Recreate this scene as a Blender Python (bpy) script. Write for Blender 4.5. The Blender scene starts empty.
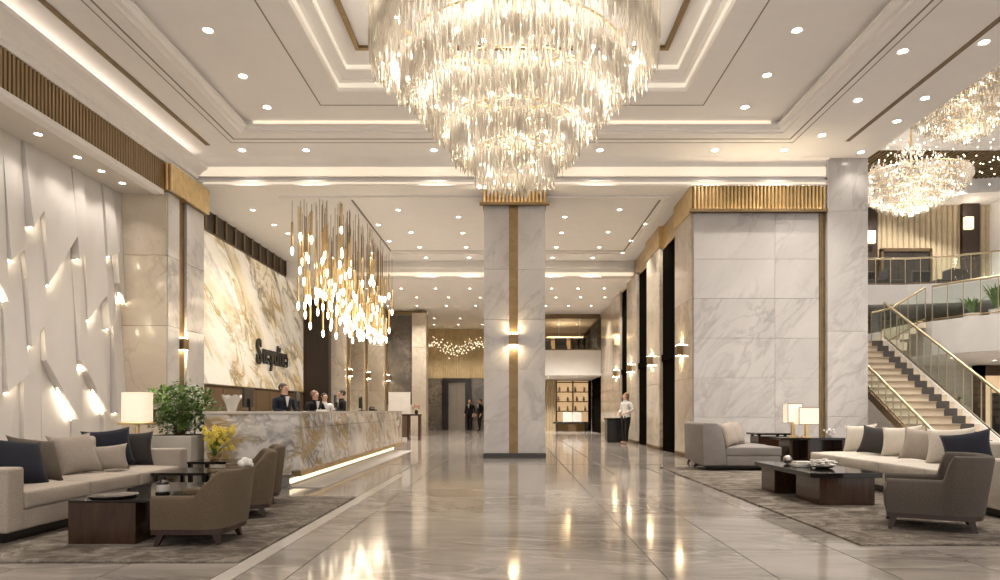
import bpy, bmesh, math, random
from mathutils import Vector, Matrix
R = math.radians
random.seed(7)
scene = bpy.context.scene
C = scene.collection

# ------------------------------------------------------------------ camera
EYE = 1.15; F = 667.0; VX = 512.0; VY = 410.0
cam_d = bpy.data.cameras.new('camera'); cam = bpy.data.objects.new('camera', cam_d); C.objects.link(cam)
cam.location = (0, 0, EYE); cam.rotation_euler = (R(90), 0, 0)
cam_d.sensor_width = 36; cam_d.lens = 36 * F / 1000
cam_d.shift_x = (500 - VX) / 1000; cam_d.shift_y = (VY - 290) / 1000
cam_d.clip_end = 200
scene.camera = cam
# ------------------------------------------------------------------ world and exposure
w = bpy.data.worlds.new('world'); scene.world = w; w.use_nodes = True
w.node_tree.nodes['Background'].inputs[0].default_value = (1.0, 0.935, 0.89, 1)
w.node_tree.nodes['Background'].inputs[1].default_value = 1.0
scene.view_settings.view_transform = 'Standard'; scene.view_settings.look = 'None'
scene.view_settings.exposure = 0.42; scene.view_settings.gamma = 1.0
scene.view_settings.use_curve_mapping = False
scene.cycles.use_denoising = True
scene.cycles.max_bounces = 8; scene.cycles.diffuse_bounces = 4; scene.cycles.glossy_bounces = 4
scene.cycles.transparent_max_bounces = 24; scene.cycles.transmission_bounces = 6
scene.cycles.sample_clamp_indirect = 4.0
scene.cycles.caustics_reflective = False; scene.cycles.caustics_refractive = False
SPOT_W = 185.0

# ------------------------------------------------------------------ materials
MATS = {}
def newmat(name):
    m = bpy.data.materials.new(name); m.use_nodes = True
    nt = m.node_tree; b = nt.nodes['Principled BSDF']; MATS[name] = m
    return m, nt, b
def N(nt, t, **kw):
    n = nt.nodes.new(t)
    for k, v in kw.items(): setattr(n, k, v)
    return n
def setc(b, col, rough=0.5, metal=0.0, spec=None):
    b.inputs['Base Color'].default_value = (*col, 1); b.inputs['Roughness'].default_value = rough
    b.inputs['Metallic'].default_value = metal
    if spec is not None: b.inputs['Specular IOR Level'].default_value = spec
def ramp(nt, stops):
    r = N(nt, 'ShaderNodeValToRGB'); e = r.color_ramp.elements
    e[0].position = stops[0][0]; e[0].color = (*stops[0][1], 1)
    e[1].position = stops[-1][0]; e[1].color = (*stops[-1][1], 1)
    for p, c in stops[1:-1]:
        x = e.new(p); x.color = (*c, 1)
    return r
def coords(nt, scale=(1, 1, 1), rnd=0.0, rot=(0, 0, 0)):
    g = N(nt, 'ShaderNodeNewGeometry'); out = g.outputs['Position']
    if rnd:
        oi = N(nt, 'ShaderNodeObjectInfo'); m = N(nt, 'ShaderNodeVectorMath', operation='MULTIPLY')
        nt.links.new(oi.outputs['Random'], m.inputs[0]); m.inputs[1].default_value = (rnd, rnd * 1.7, rnd * .6)
        a = N(nt, 'ShaderNodeVectorMath', operation='ADD'); nt.links.new(out, a.inputs[0]); nt.links.new(m.outputs[0], a.inputs[1]); out = a.outputs[0]
    m0 = N(nt, 'ShaderNodeMapping'); m0.inputs['Rotation'].default_value = rot; nt.links.new(out, m0.inputs['Vector'])
    mp = N(nt, 'ShaderNodeMapping'); mp.inputs['Scale'].default_value = scale; nt.links.new(m0.outputs[0], mp.inputs['Vector'])
    return mp.outputs[0]
def noise(nt, vec, scale, detail=4, rough=0.55, dist=0.0):
    n = N(nt, 'ShaderNodeTexNoise'); n.inputs['Scale'].default_value = scale; n.inputs['Detail'].default_value = detail
    n.inputs['Roughness'].default_value = rough; n.inputs['Distortion'].default_value = dist
    nt.links.new(vec, n.inputs['Vector']); return n.outputs['Fac']
def mixc(nt, fac, a, b, blend='MIX'):
    m = N(nt, 'ShaderNodeMix', data_type='RGBA', blend_type=blend)
    for s, v in ((0, fac), (6, a), (7, b)):
        if isinstance(v, (int, float)): m.inputs[s].default_value = v
        elif isinstance(v, tuple): m.inputs[s].default_value = (*v, 1)
        else: nt.links.new(v, m.inputs[s])
    return m.outputs[2]
def plain(name, col, rough=0.5, metal=0.0, var=0.06, scale=3.0, spec=None):
    m, nt, b = newmat(name); setc(b, col, rough, metal, spec)
    v = coords(nt); f = noise(nt, v, scale)
    lo = tuple(c * (1 - var) for c in col); hi = tuple(min(1, c * (1 + var)) for c in col)
    r = ramp(nt, [(0.3, lo), (0.7, hi)]); nt.links.new(f, r.inputs[0]); nt.links.new(r.outputs[0], b.inputs['Base Color'])
    return m
def marble(name, base, cloud, vein, scale=0.5, rough=0.12, rnd=4.0, vein_amt=0.7, vein2=None, rot=(0.3, 0.5, 0.4), width=0.02, emit=0.0, stretch=(1, 1, 1), cl=(.35, .7)):
    m, nt, b = newmat(name); setc(b, base, rough)
    v = coords(nt, stretch, rnd, rot)
    f1 = noise(nt, v, scale * 1.1, 5, .6, .6); r1 = ramp(nt, [(cl[0], base), (cl[1], cloud)]); nt.links.new(f1, r1.inputs[0])
    col = r1.outputs[0]
    def veins(sc, wd, amt, c, dist):
        nonlocal col
        f = noise(nt, v, sc, 6, .58, dist)
        r = ramp(nt, [(.5 - wd * 2.5, (0, 0, 0)), (.5, (1, 1, 1)), (.5 + wd * 2.5, (0, 0, 0))]); nt.links.new(f, r.inputs[0])
        k = noise(nt, v, sc * .7, 2); rk = ramp(nt, [(.38, (0, 0, 0)), (.58, (amt,) * 3)]); nt.links.new(k, rk.inputs[0])
        mm = N(nt, 'ShaderNodeMath', operation='MULTIPLY'); nt.links.new(r.outputs[0], mm.inputs[0]); nt.links.new(rk.outputs[0], mm.inputs[1])
        col = mixc(nt, mm.outputs[0], col, c)
    veins(scale * 1.6, width, vein_amt, vein, 1.4)
    veins(scale * .8, width * .8, vein_amt, vein2 or vein, 1.0)
    nt.links.new(col, b.inputs['Base Color'])
    if emit:
        nt.links.new(col, b.inputs['Emission Color']); b.inputs['Emission Strength'].default_value = emit
    return m
def emis(name, col, strength):
    m, nt, b = newmat(name); setc(b, (.9, .85, .75), .4)
    b.inputs['Emission Color'].default_value = (*col, 1); b.inputs['Emission Strength'].default_value = strength
    return m
def woodm(name, c1, c2, rough=0.25, grain=(12, 12, 1), coat=0.0):
    m, nt, b = newmat(name); setc(b, c1, rough)
    v = coords(nt, grain, 3.0); f = noise(nt, v, 1.6, 6, .65, .8)
    r = ramp(nt, [(.3, c1), (.7, c2)]); nt.links.new(f, r.inputs[0]); nt.links.new(r.outputs[0], b.inputs['Base Color'])
    b.inputs['Coat Weight'].default_value = coat; b.inputs['Coat Roughness'].default_value = .08
    return m
def fabric(name, col, var=0.18, scale=90, rough=.92, big=3.0):
    m, nt, b = newmat(name); setc(b, col, rough, 0, .2)
    v = coords(nt); f = noise(nt, v, scale, 3, .7); g = noise(nt, v, big, 3)
    lo = tuple(c * (1 - var) for c in col); hi = tuple(min(1, c * (1 + var)) for c in col)
    r = ramp(nt, [(.3, lo), (.7, hi)]); nt.links.new(f, r.inputs[0])
    r2 = ramp(nt, [(.3, (.86,) * 3), (.7, (1.0,) * 3)]); nt.links.new(g, r2.inputs[0])
    nt.links.new(mixc(nt, 1.0, r.outputs[0], r2.outputs[0], 'MULTIPLY'), b.inputs['Base Color'])
    bp = N(nt, 'ShaderNodeBump'); bp.inputs['Strength'].default_value = .15; bp.inputs['Distance'].default_value = .01
    nt.links.new(f, bp.inputs['Height']); nt.links.new(bp.outputs[0], b.inputs['Normal'])
    b.inputs['Sheen Weight'].default_value = .05
    return m
def glassm(name, tint=(1, 1, 1), fac=.1, rough=.02):
    m = bpy.data.materials.new(name); m.use_nodes = True; nt = m.node_tree; nt.nodes.clear(); MATS[name] = m
    o = N(nt, 'ShaderNodeOutputMaterial'); t = N(nt, 'ShaderNodeBsdfTransparent'); g = N(nt, 'ShaderNodeBsdfGlossy')
    t.inputs[0].default_value = (*tint, 1); g.inputs['Roughness'].default_value = rough
    lw = N(nt, 'ShaderNodeLayerWeight'); lw.inputs[0].default_value = .25
    pw = N(nt, 'ShaderNodeMath', operation='POWER'); pw.inputs[1].default_value = 5.0; nt.links.new(lw.outputs['Facing'], pw.inputs[0])
    ad = N(nt, 'ShaderNodeMath', operation='ADD', use_clamp=True); ad.inputs[1].default_value = fac
    nt.links.new(pw.outputs[0], ad.inputs[0])
    mx = N(nt, 'ShaderNodeMixShader'); nt.links.new(ad.outputs[0], mx.inputs[0]); nt.links.new(t.outputs[0], mx.inputs[1]); nt.links.new(g.outputs[0], mx.inputs[2])
    nt.links.new(mx.outputs[0], o.inputs[0]); return m
def crystalm(name, tint, glow, trans):
    m = bpy.data.materials.new(name); m.use_nodes = True; nt = m.node_tree; nt.nodes.clear(); MATS[name] = m
    o = N(nt, 'ShaderNodeOutputMaterial'); t = N(nt, 'ShaderNodeBsdfTransparent'); g = N(nt, 'ShaderNodeBsdfGlossy'); l = N(nt, 'ShaderNodeBsdfTranslucent')
    g.inputs['Roughness'].default_value = .08; l.inputs[0].default_value = (*tint, 1); g.inputs[0].default_value = (1, .94, .83, 1)
    m1 = N(nt, 'ShaderNodeMixShader'); m1.inputs[0].default_value = glow; nt.links.new(g.outputs[0], m1.inputs[1]); nt.links.new(l.outputs[0], m1.inputs[2])
    m2 = N(nt, 'ShaderNodeMixShader'); m2.inputs[0].default_value = trans; nt.links.new(m1.outputs[0], m2.inputs[1]); nt.links.new(t.outputs[0], m2.inputs[2])
    nt.links.new(m2.outputs[0], o.inputs[0]); return m

plain('ceiling_paint', (.87, .85, .84), .7, var=.015)
plain('white_paint', (.87, .845, .82), .6, var=.02)
plain('groove', (.22, .19, .16), .6); plain('joint', (.07, .06, .05), .5)
plain('white_panel', (.64, .61, .585), .45, var=.02)
plain('soffit', (.70, .66, .60), .6, var=.02)
plain('black', (.012, .011, .011), .25)
plain('black_gloss', (.012, .010, .009), .07)
plain('black_wall', (.006, .005, .004), .5, spec=0.0)
plain('brass_rail', (.50, .42, .28), .35, 1.0)
woodm('slat_gold', (.26, .17, .085), (.36, .25, .13), .35)
woodm('dark_brown', (.022, .013, .008), (.036, .022, .013), .45)
plain('dark_stone', (.03, .025, .022), .2)
plain('gold', (.72, .55, .30), .36, 1.0, .12, 6)
plain('gold_dark', (.27, .19, .10), .45, 1.0, .15, 6)
plain('bronze', (.20, .14, .08), .4, .8, .15, 6)
plain('steel', (.55, .52, .48), .3, 1.0); plain('door_steel', (.34, .31, .28), .4, 1.0)
woodm('brown_slat', (.075, .045, .024), (.12, .075, .042), .4)
woodm('walnut', (.030, .014, .008), (.065, .030, .015), .2, (9, 9, 1.5), .25)
woodm('leg_wood', (.025, .009, .006), (.045, .017, .010), .35)
woodm('wainscot_wood', (.10, .06, .028), (.16, .10, .05), .4)
marble('marble_white', (.60, .575, .555), (.48, .46, .445), (.34, .32, .31), .5, .13, 5.0, .55, width=.014, rot=(.2, R(-40), .3), stretch=(1.5, 1, .6))
marble('marble_beige', (.64, .57, .47), (.52, .45, .36), (.36, .29, .20), .5, .14, 5.0, .5, width=.015)
marble('floor_marble', (.39, .355, .32), (.22, .196, .174), (.54, .50, .455), .8, .095, 6.0, .55, vein2=(.15, .13, .113), width=.02, rot=(0, 0, .12), stretch=(.55, 1.7, 1), cl=(.36, .68))
marble('floor_band', (.60, .56, .51), (.54, .50, .45), (.7, .66, .6), .8, .06, 3.0, .3)
marble('desk_marble', (.82, .79, .75), (.56, .53, .50), (.16, .155, .16), 1.2, .1, 0.0, 1.0, vein2=(.40, .27, .09), width=.03, cl=(.46, .66), rot=(R(38), .3, .5), stretch=(1, .55, 1.5))
marble('onyx', (.84, .79, .69), (.66, .54, .33), (.40, .26, .06), .62, .2, 0.0, .95, vein2=(.16, .145, .13), width=.022, emit=.20, rot=(R(36), .2, .1), stretch=(1, .5, 1.6), cl=(.46, .66))
marble('dark_marble', (.08, .07, .06), (.15, .13, .11), (.3, .26, .2), 1.2, .2, 3.0, .5)
def rugm():
    m, nt, b = newmat('rug'); setc(b, (.2, .18, .16), .95, 0, .1)
    v = coords(nt, (1, 1.5, 1)); f = noise(nt, v, 2.6, 8, .78, 1.2); g = noise(nt, v, 60, 2)
    r = ramp(nt, [(.30, (.06, .048, .038)), (.48, (.17, .145, .12)), (.68, (.42, .38, .33))]); nt.links.new(f, r.inputs[0])
    r2 = ramp(nt, [(.3, (.7,) * 3), (.7, (1.0,) * 3)]); nt.links.new(g, r2.inputs[0])
    nt.links.new(mixc(nt, 1.0, r.outputs[0], r2.outputs[0], 'MULTIPLY'), b.inputs['Base Color'])
    bp = N(nt, 'ShaderNodeBump'); bp.inputs['Strength'].default_value = .5; bp.inputs['Distance'].default_value = .01
    nt.links.new(g, bp.inputs['Height']); nt.links.new(bp.outputs[0], b.inputs['Normal'])
rugm()
fabric('sofa_beige', (.47, .41, .35)); fabric('sofa_cream', (.56, .52, .46)); fabric('sofa_grey', (.27, .25, .235))
fabric('chair_taupe', (.135, .10, .066)); fabric('chair_grey', (.105, .088, .075))
fabric('pillow_navy', (.018, .020, .030)); fabric('pillow_taupe', (.11, .088, .07)); fabric('pillow_beige', (.38, .33, .28)); fabric('pillow_cream', (.60, .55, .48)); fabric('pillow_charcoal', (.045, .041, .04))
fabric('curtain', (.52, .43, .29), .1, 30); fabric('curtain_gold', (.74, .60, .36), .1, 30, .5)
plain('skin', (.55, .33, .23), .5); plain('hair_dark', (.02, .014, .01), .5); plain('hair_brown', (.20, .10, .05), .5)
fabric('suit_navy', (.018, .02, .032)); fabric('suit_black', (.014, .013, .014)); fabric('shirt_white', (.72, .70, .68), .05); fabric('trousers', (.012, .011, .012)); plain('shoe_tan', (.42, .22, .14), .5)
plain('leaf', (.10, .19, .035), .45, var=.45, scale=9); plain('leaf_dark', (.045, .10, .03), .45, var=.4, scale=9)
plain('stem', (.12, .08, .04), .7); plain('yellow_petal', (.78, .62, .10), .5, var=.2, scale=20); plain('white_petal', (.8, .77, .72), .5)
plain('soil', (.05, .035, .025), .9); plain('ceramic', (.66, .63, .58), .25); plain('step_cream', (.80, .70, .55), .5); plain('step_dark', (.10, .088, .08), .6); plain('shadow_nosing', (.36, .28, .20), .6)
plain('screen', (.01, .01, .012), .12); plain('paper', (.8, .77, .72), .6)
fabric('lamp_linen', (.75, .66, .52), .05)
glassm('glass', (.92, .96, .94), .04); glassm('glass_warm', (.80, .72, .58), .08)
crystalm('crystal', (1.0, .96, .90), .58, .34)
emis('downlight_glow', (1, .93, .82), 12); emis('cove_glow', (1, .83, .62), .52); emis('cove_soft', (1, .84, .64), .40)
emis('cove_hidden', (1, .86, .72), 4.5); emis('riser_glow_added', (1, .88, .74), .30); emis('cap_glow', (1, .80, .52), 70); emis('bulb_glow', (1, .88, .70), 26); emis('pendant_glow', (1, .84, .62), 6.5); emis('led_warm', (1, .84, .60), 26); emis('led_floor', (1, .80, .52), 1.3)
emis('sconce_glow', (1, .76, .44), 95); emis('shelf_glow', (1, .62, .30), .42); emis('shade_glow', (1, .80, .56), .46); emis('spark_glow', (1, .84, .58), 5)
M = MATS

# ------------------------------------------------------------------ mesh helpers
class MB:
    def __init__(s): s.v = []; s.f = []
    def add(s, vs, fs):
        k = len(s.v); s.v += [tuple(v) for v in vs]; s.f += [tuple(i + k for i in f) for f in fs]; return s
    def box(s, x0, x1, y0, y1, z0, z1):
        vs = [(x, y, z) for z in (z0, z1) for y in (y0, y1) for x in (x0, x1)]
        return s.add(vs, [(0, 2, 3, 1), (4, 5, 7, 6), (0, 1, 5, 4), (2, 6, 7, 3), (0, 4, 6, 2), (1, 3, 7, 5)])
    def prism(s, poly, a, b, axis='z'):
        n = len(poly)
        def mk(p, t): return {'z': (p[0], p[1], t), 'x': (t, p[0], p[1]), 'y': (p[0], t, p[1])}[axis]
        vs = [mk(p, a) for p in poly] + [mk(p, b) for p in poly]
        fs = [tuple(range(n))[::-1], tuple(range(n, 2 * n))] + [(i, (i + 1) % n, n + (i + 1) % n, n + i) for i in range(n)]
        return s.add(vs, fs)
    def tube(s, pts, r, n=8, r2=None):
        pts = [Vector(p) for p in pts]; k = len(pts); vs = []; fs = []
        for i, p in enumerate(pts):
            d = (pts[min(i + 1, k - 1)] - pts[max(i - 1, 0)]).normalized()
            u = d.cross(Vector((0, 0, 1)) if abs(d.z) < .95 else Vector((1, 0, 0))).normalized(); q = d.cross(u)
            rr = r if r2 is None else r + (r2 - r) * i / (k - 1)
            vs += [p + (u * math.cos(2 * math.pi * j / n) + q * math.sin(2 * math.pi * j / n)) * rr for j in range(n)]
        for i in range(k - 1):
            fs += [(i * n + j, i * n + (j + 1) % n, (i + 1) * n + (j + 1) % n, (i + 1) * n + j) for j in range(n)]
        fs += [tuple(range(n))[::-1], tuple(range((k - 1) * n, k * n))]
        return s.add(vs, fs)
    def lathe(s, prof, c=(0, 0, 0), n=20, caps=True):
        vs = []; fs = []; k = len(prof)
        for r, z in prof:
            vs += [(c[0] + r * math.cos(2 * math.pi * j / n), c[1] + r * math.sin(2 * math.pi * j / n), c[2] + z) for j in range(n)]
        for i in range(k - 1):
            fs += [(i * n + j, i * n + (j + 1) % n, (i + 1) * n + (j + 1) % n, (i + 1) * n + j) for j in range(n)]
        if caps: fs += [tuple(range(n))[::-1], tuple(range((k - 1) * n, k * n))]
        return s.add(vs, fs)
    def ball(s, c, r, n=8, m=6, sc=(1, 1, 1)):
        vs = [(c[0], c[1], c[2] - r * sc[2])]; fs = []
        for i in range(1, m):
            t = -math.pi / 2 + math.pi * i / m
            vs += [(c[0] + r * sc[0] * math.cos(t) * math.cos(2 * math.pi * j / n), c[1] + r * sc[1] * math.cos(t) * math.sin(2 * math.pi * j / n), c[2] + r * sc[2] * math.sin(t)) for j in range(n)]
        vs.append((c[0], c[1], c[2] + r * sc[2])); e = len(vs) - 1
        fs += [(0, 1 + (j + 1) % n, 1 + j) for j in range(n)]
        for i in range(m - 2):
            fs += [(1 + i * n + j, 1 + i * n + (j + 1) % n, 1 + (i + 1) * n + (j + 1) % n, 1 + (i + 1) * n + j) for j in range(n)]
        fs += [(1 + (m - 2) * n + j, 1 + (m - 2) * n + (j + 1) % n, e) for j in range(n)]
        return s.add(vs, fs)
    def mesh(s, name, mat, bevel=0, seg=2, smooth=False, off=(0, 0, 0)):
        me = bpy.data.meshes.new(name)
        me.from_pydata([(v[0] - off[0], v[1] - off[1], v[2] - off[2]) for v in s.v], [], s.f)
        bm = bmesh.new(); bm.from_mesh(me)
        if bevel:
            ed = [e for e in bm.edges if len(e.link_faces) == 2 and e.calc_face_angle(0) > .5]
            bmesh.ops.bevel(bm, geom=ed, offset=bevel, segments=seg, profile=.5, affect='EDGES', clamp_overlap=True)
        bmesh.ops.recalc_face_normals(bm, faces=bm.faces)
        bm.to_mesh(me); bm.free()
        if smooth:
            me.polygons.foreach_set('use_smooth', [True] * len(me.polygons)); me.set_sharp_from_angle(angle=R(50))
        if mat: me.materials.append(M[mat] if isinstance(mat, str) else mat)
        return me
    def build(s, name, mat, parent=None, **kw):
        if parent is not None and 'off' not in kw and 'world' in parent: kw['off'] = parent.location
        return link(name, s.mesh(name, mat, **kw), parent)
def link(name, me, parent=None):
    o = bpy.data.objects.new(name, me); C.objects.link(o)
    if parent is not None: o.parent = parent
    return o
def tag(o, label=None, cat=None, group=None, kind=None):
    for k, v in (('label', label), ('category', cat), ('group', group), ('kind', kind)):
        if v: o[k] = v
    return o
def thing(name, loc, label, cat, group=None, rz=0, kind=None, world=False):
    """Empty at the base of a thing; with world=True its parts are given in world coordinates"""
    o = bpy.data.objects.new(name, None); C.objects.link(o); o.location = loc; o.rotation_euler = (0, 0, rz); o.empty_display_size = .2
    if world: o['world'] = 1
    return tag(o, label, cat, group, kind)
def dup(src, loc=None, rz=None, label=None, group=None):
    r = src.copy(); C.objects.link(r)
    if loc is not None: r.location = loc
    if rz is not None: r.rotation_euler = (0, 0, rz)
    if label: r['label'] = label
    if group: r['group'] = group
    def kids(a, b):
        for ch in a.children:
            c = ch.copy(); C.objects.link(c); c.parent = b; kids(ch, c)
    kids(src, r)
    return r
def struct(name, mat, mb=None, **kw):
    o = mb.build(name, mat, **kw); return tag(o, kind='structure')
def box(*a): return MB().box(*a)
def at(px, d): return (px - VX) * d / F
def zt(py, d): return EYE + (VY - py) * d / F
def atz(px, py, z):
    d = (z - EYE) * F / (VY - py); return ((px - VX) * d / F, d, z)
def spot(parent, loc, power, ang=1.9, blend=.8, rad=.05, col=(1, .905, .805)):
    l = bpy.data.lights.new('light', 'SPOT'); l.energy = power; l.spot_size = ang; l.spot_blend = blend; l.shadow_soft_size = rad; l.color = col
    o = bpy.data.objects.new('light', l); C.objects.link(o); o.parent = parent; o.location = loc; return o
def point(parent, loc, power, rad=.1, col=(1, .84, .64)):
    l = bpy.data.lights.new('light', 'POINT'); l.energy = power; l.shadow_soft_size = rad; l.color = col
    o = bpy.data.objects.new('light', l); C.objects.link(o); o.parent = parent; o.location = loc; return o

# key heights
ZC = 7.0      # main ceiling
ZL = 6.37     # lintel underside and rear ceiling
YL = 15.6     # lintel plane
XL = -7.4     # left slatted band
XR = 8.26     # right edge of the main ceiling
XC = 4.25     # right column wall
XP = (825 - VX) * YL / F   # right end of the marble block

# ------------------------------------------------------------------ floor
floor = struct('floor', 'floor_marble', MB().box(-9, 22, -8, 3.36, -.2, 0).box(-9, 22, 11.9, 42, -.2, 0).box(-9, -5.9, 3.36, 11.9, -.2, 0).box(7.45, 22, 3.36, 11.9, -.2, 0).box(-5.9, 7.45, 3.36, 11.9, -.2, -.02))
tx = [-5.9, -5.1, -4.35, -3.6, -2.85, -2.05, -1.9, -1.54, 1.06, 1.82, 2.66, 3.46, 4.26, 5.06, 5.86, 6.66, 7.45]
ty = [3.36, 5.48, 7.6, 9.74, 11.9]
for i in range(len(tx) - 1):
    for j in range(len(ty) - 1):
        g = .0045
        bnd = abs(tx[i + 1] - tx[i]) < .2
        b = box(tx[i] + g, tx[i + 1] - g, ty[j] + g, ty[j + 1] - g, -.02, 0).build('floor_tile', 'floor_band' if bnd else 'floor_marble', floor)
struct('floor_joint', 'joint', MB().box(-5.9, 7.45, 3.36, 11.9, -.02, -.006)).name = 'trim_1'
jm = MB()
for x in (-2.05, -1.54, 1.06, 1.82, 2.66):
    jm.box(x - .012, x + .012, 11.9, 31, 0, .0015)
for y in (14.1, 17.2, 20.5, 24.5):
    jm.box(-3.0, XC, y - .012, y + .012, 0, .0015)
struct('trim_2', 'joint', jm)

# ------------------------------------------------------------------ main ceiling with stepped tray
YC0 = 9.0    # tray centre
def frame(xo, yo, xi, yi, z0, z1, yc=YC0):
    return MB().box(-xo, xo, yc + yi, yc + yo, z0, z1).box(-xo, xo, yc - yo, yc - yi, z0, z1).box(-xo, -xi, yc - yi, yc + yi, z0, z1).box(xi, xo, yc - yi, yc + yi, z0, z1)
e0x, e0y = 5.6, 4.94
cm = MB().box(-9, XR, YC0 + e0y, YL + .3, ZC, ZC + .5).box(-9, XR, -8, YC0 - e0y, ZC, ZC + .5).box(-9, -e0x, YC0 - e0y, YC0 + e0y, ZC, ZC + .5).box(e0x, XR, YC0 - e0y, YC0 + e0y, ZC, ZC + .5)
ceil = struct('ceiling', 'ceiling_paint', cm)
z1, z2, z3 = 7.19, 7.37, 7.45
frame(e0x + .3, e0y + .3, 3.31, 3.63, z1, z1 + .3).build('ceiling_step', 'ceiling_paint', ceil)
frame(3.5, 3.8, 3.05, 3.2, z2, z2 + .3).build('ceiling_step', 'ceiling_paint', ceil)
box(-3.2, 3.2, YC0 - 3.4, YC0 + 3.4, z3, z3 + .3).build('ceiling_step', 'ceiling_paint', ceil)
# crown moulding round the tray, lit cove on its far side, white risers with added glow strips, grooves, gold frame
def crown(xo, yo, prof, name, mat, yc=YC0):
    """mitred moulding: prof = (inset, z) points swept round a rectangle of half sizes xo, yo"""
    vs = []; k = len(prof)
    for sx_, sy_ in ((-1, -1), (1, -1), (1, 1), (-1, 1)):
        vs += [(sx_ * (xo - i_), yc + sy_ * (yo - i_), z_) for i_, z_ in prof]
    fs = [(c * k + j, ((c + 1) % 4) * k + j, ((c + 1) % 4) * k + (j + 1) % k, c * k + (j + 1) % k) for c in range(4) for j in range(k)]
    return MB().add(vs, fs).build(name, mat, ceil)
crown(e0x + .16, e0y + .16, [(0, ZC + .02), (0, ZC - .02), (.05, ZC - .03), (.07, ZC), (.16, ZC + .02), (.20, ZC + .06), (.24, ZC + .07), (.24, ZC + .10), (.0, ZC + .10)], 'crown_moulding', 'white_paint')
box(-e0x + .2, e0x - .2, YC0 + e0y - .03, YC0 + e0y, ZC + .10, z1 - .01).build('glow_strip', 'cove_glow', ceil)
crown(3.40, 3.72, [(0, z1 + .01), (0, z1 - .012), (.10, z1 - .012), (.12, z1 + .03), (.14, z2 - .04), (.20, z2 - .02), (.20, z2), (0, z2)], 'crown_moulding', 'white_paint')
crown(3.09, 3.24, [(0, z2 + .01), (0, z2 - .012), (.05, z2 - .012), (.07, z3), (0, z3)], 'crown_moulding', 'white_paint')
frame(3.27, 3.59, 3.255, 3.575, z1 + .045, z2 - .055).build('glow_strip', 'riser_glow_added', ceil)  # added glow on both step risers, to pick out their lighter bands
frame(3.03, 3.18, 3.015, 3.165, z2 + .01, z3 - .005).build('glow_strip', 'riser_glow_added', ceil)
frame(e0x + .42, e0y + .47, e0x + .39, e0y + .44, ZC - .006, ZC).build('groove', 'groove', ceil)
frame(e0x + .55, e0y + .66, e0x + .535, e0y + .645, ZC - .006, ZC).build('groove', 'groove', ceil)
frame(3.80, 4.22, 3.78, 4.20, z1 - .006, z1).build('groove', 'groove', ceil)
frame(2.72, 2.6, 2.64, 2.52, z3 - .05, z3).build('gold_frame', 'gold_dark', ceil)
box(-6.76, -6.66, 1.5, 14.72, ZC - .012, ZC).build('vent_strip', 'gold_dark', ceil)
box(7.25, 7.34, 1.5, 14.5, ZC - .012, ZC).build('vent_strip', 'bronze', ceil)

# lintel closing the tall hall
lint = struct('wall_lintel', 'white_paint', box(-9, XP, YL, YL + .5, ZL, ZC))
box(-7.4, XR - .9, YL - .10, YL, ZL + .0, ZL + .03).build('moulding', 'white_paint', lint)
box(-7.2, XR - .9, YL - .05, YL, ZL + .03, ZL + .09).build('glow_strip', 'cove_soft', lint)
box(-7.4, XR - .9, YL - .09, YL, ZL + .09, ZL + .13).build('moulding', 'white_paint', lint)
box(-7.4, XR - .9, YL - .07, YL, ZL + .205, ZL + .225).build('moulding', 'white_paint', lint)
box(-7.4, XR - .9, YL - .04, YL, ZL + .25, ZL + .45).build('glow_strip', 'cove_soft', lint)
cvp = [(YL - .02, ZL + .46), (YL - .04, ZL + .52), (YL - .10, ZL + .58), (YL - .22, ZC), (YL, ZC)]
MB().prism(cvp, -7.4, XR - .9, 'x').build('moulding', 'white_paint', lint, smooth=True)

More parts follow.
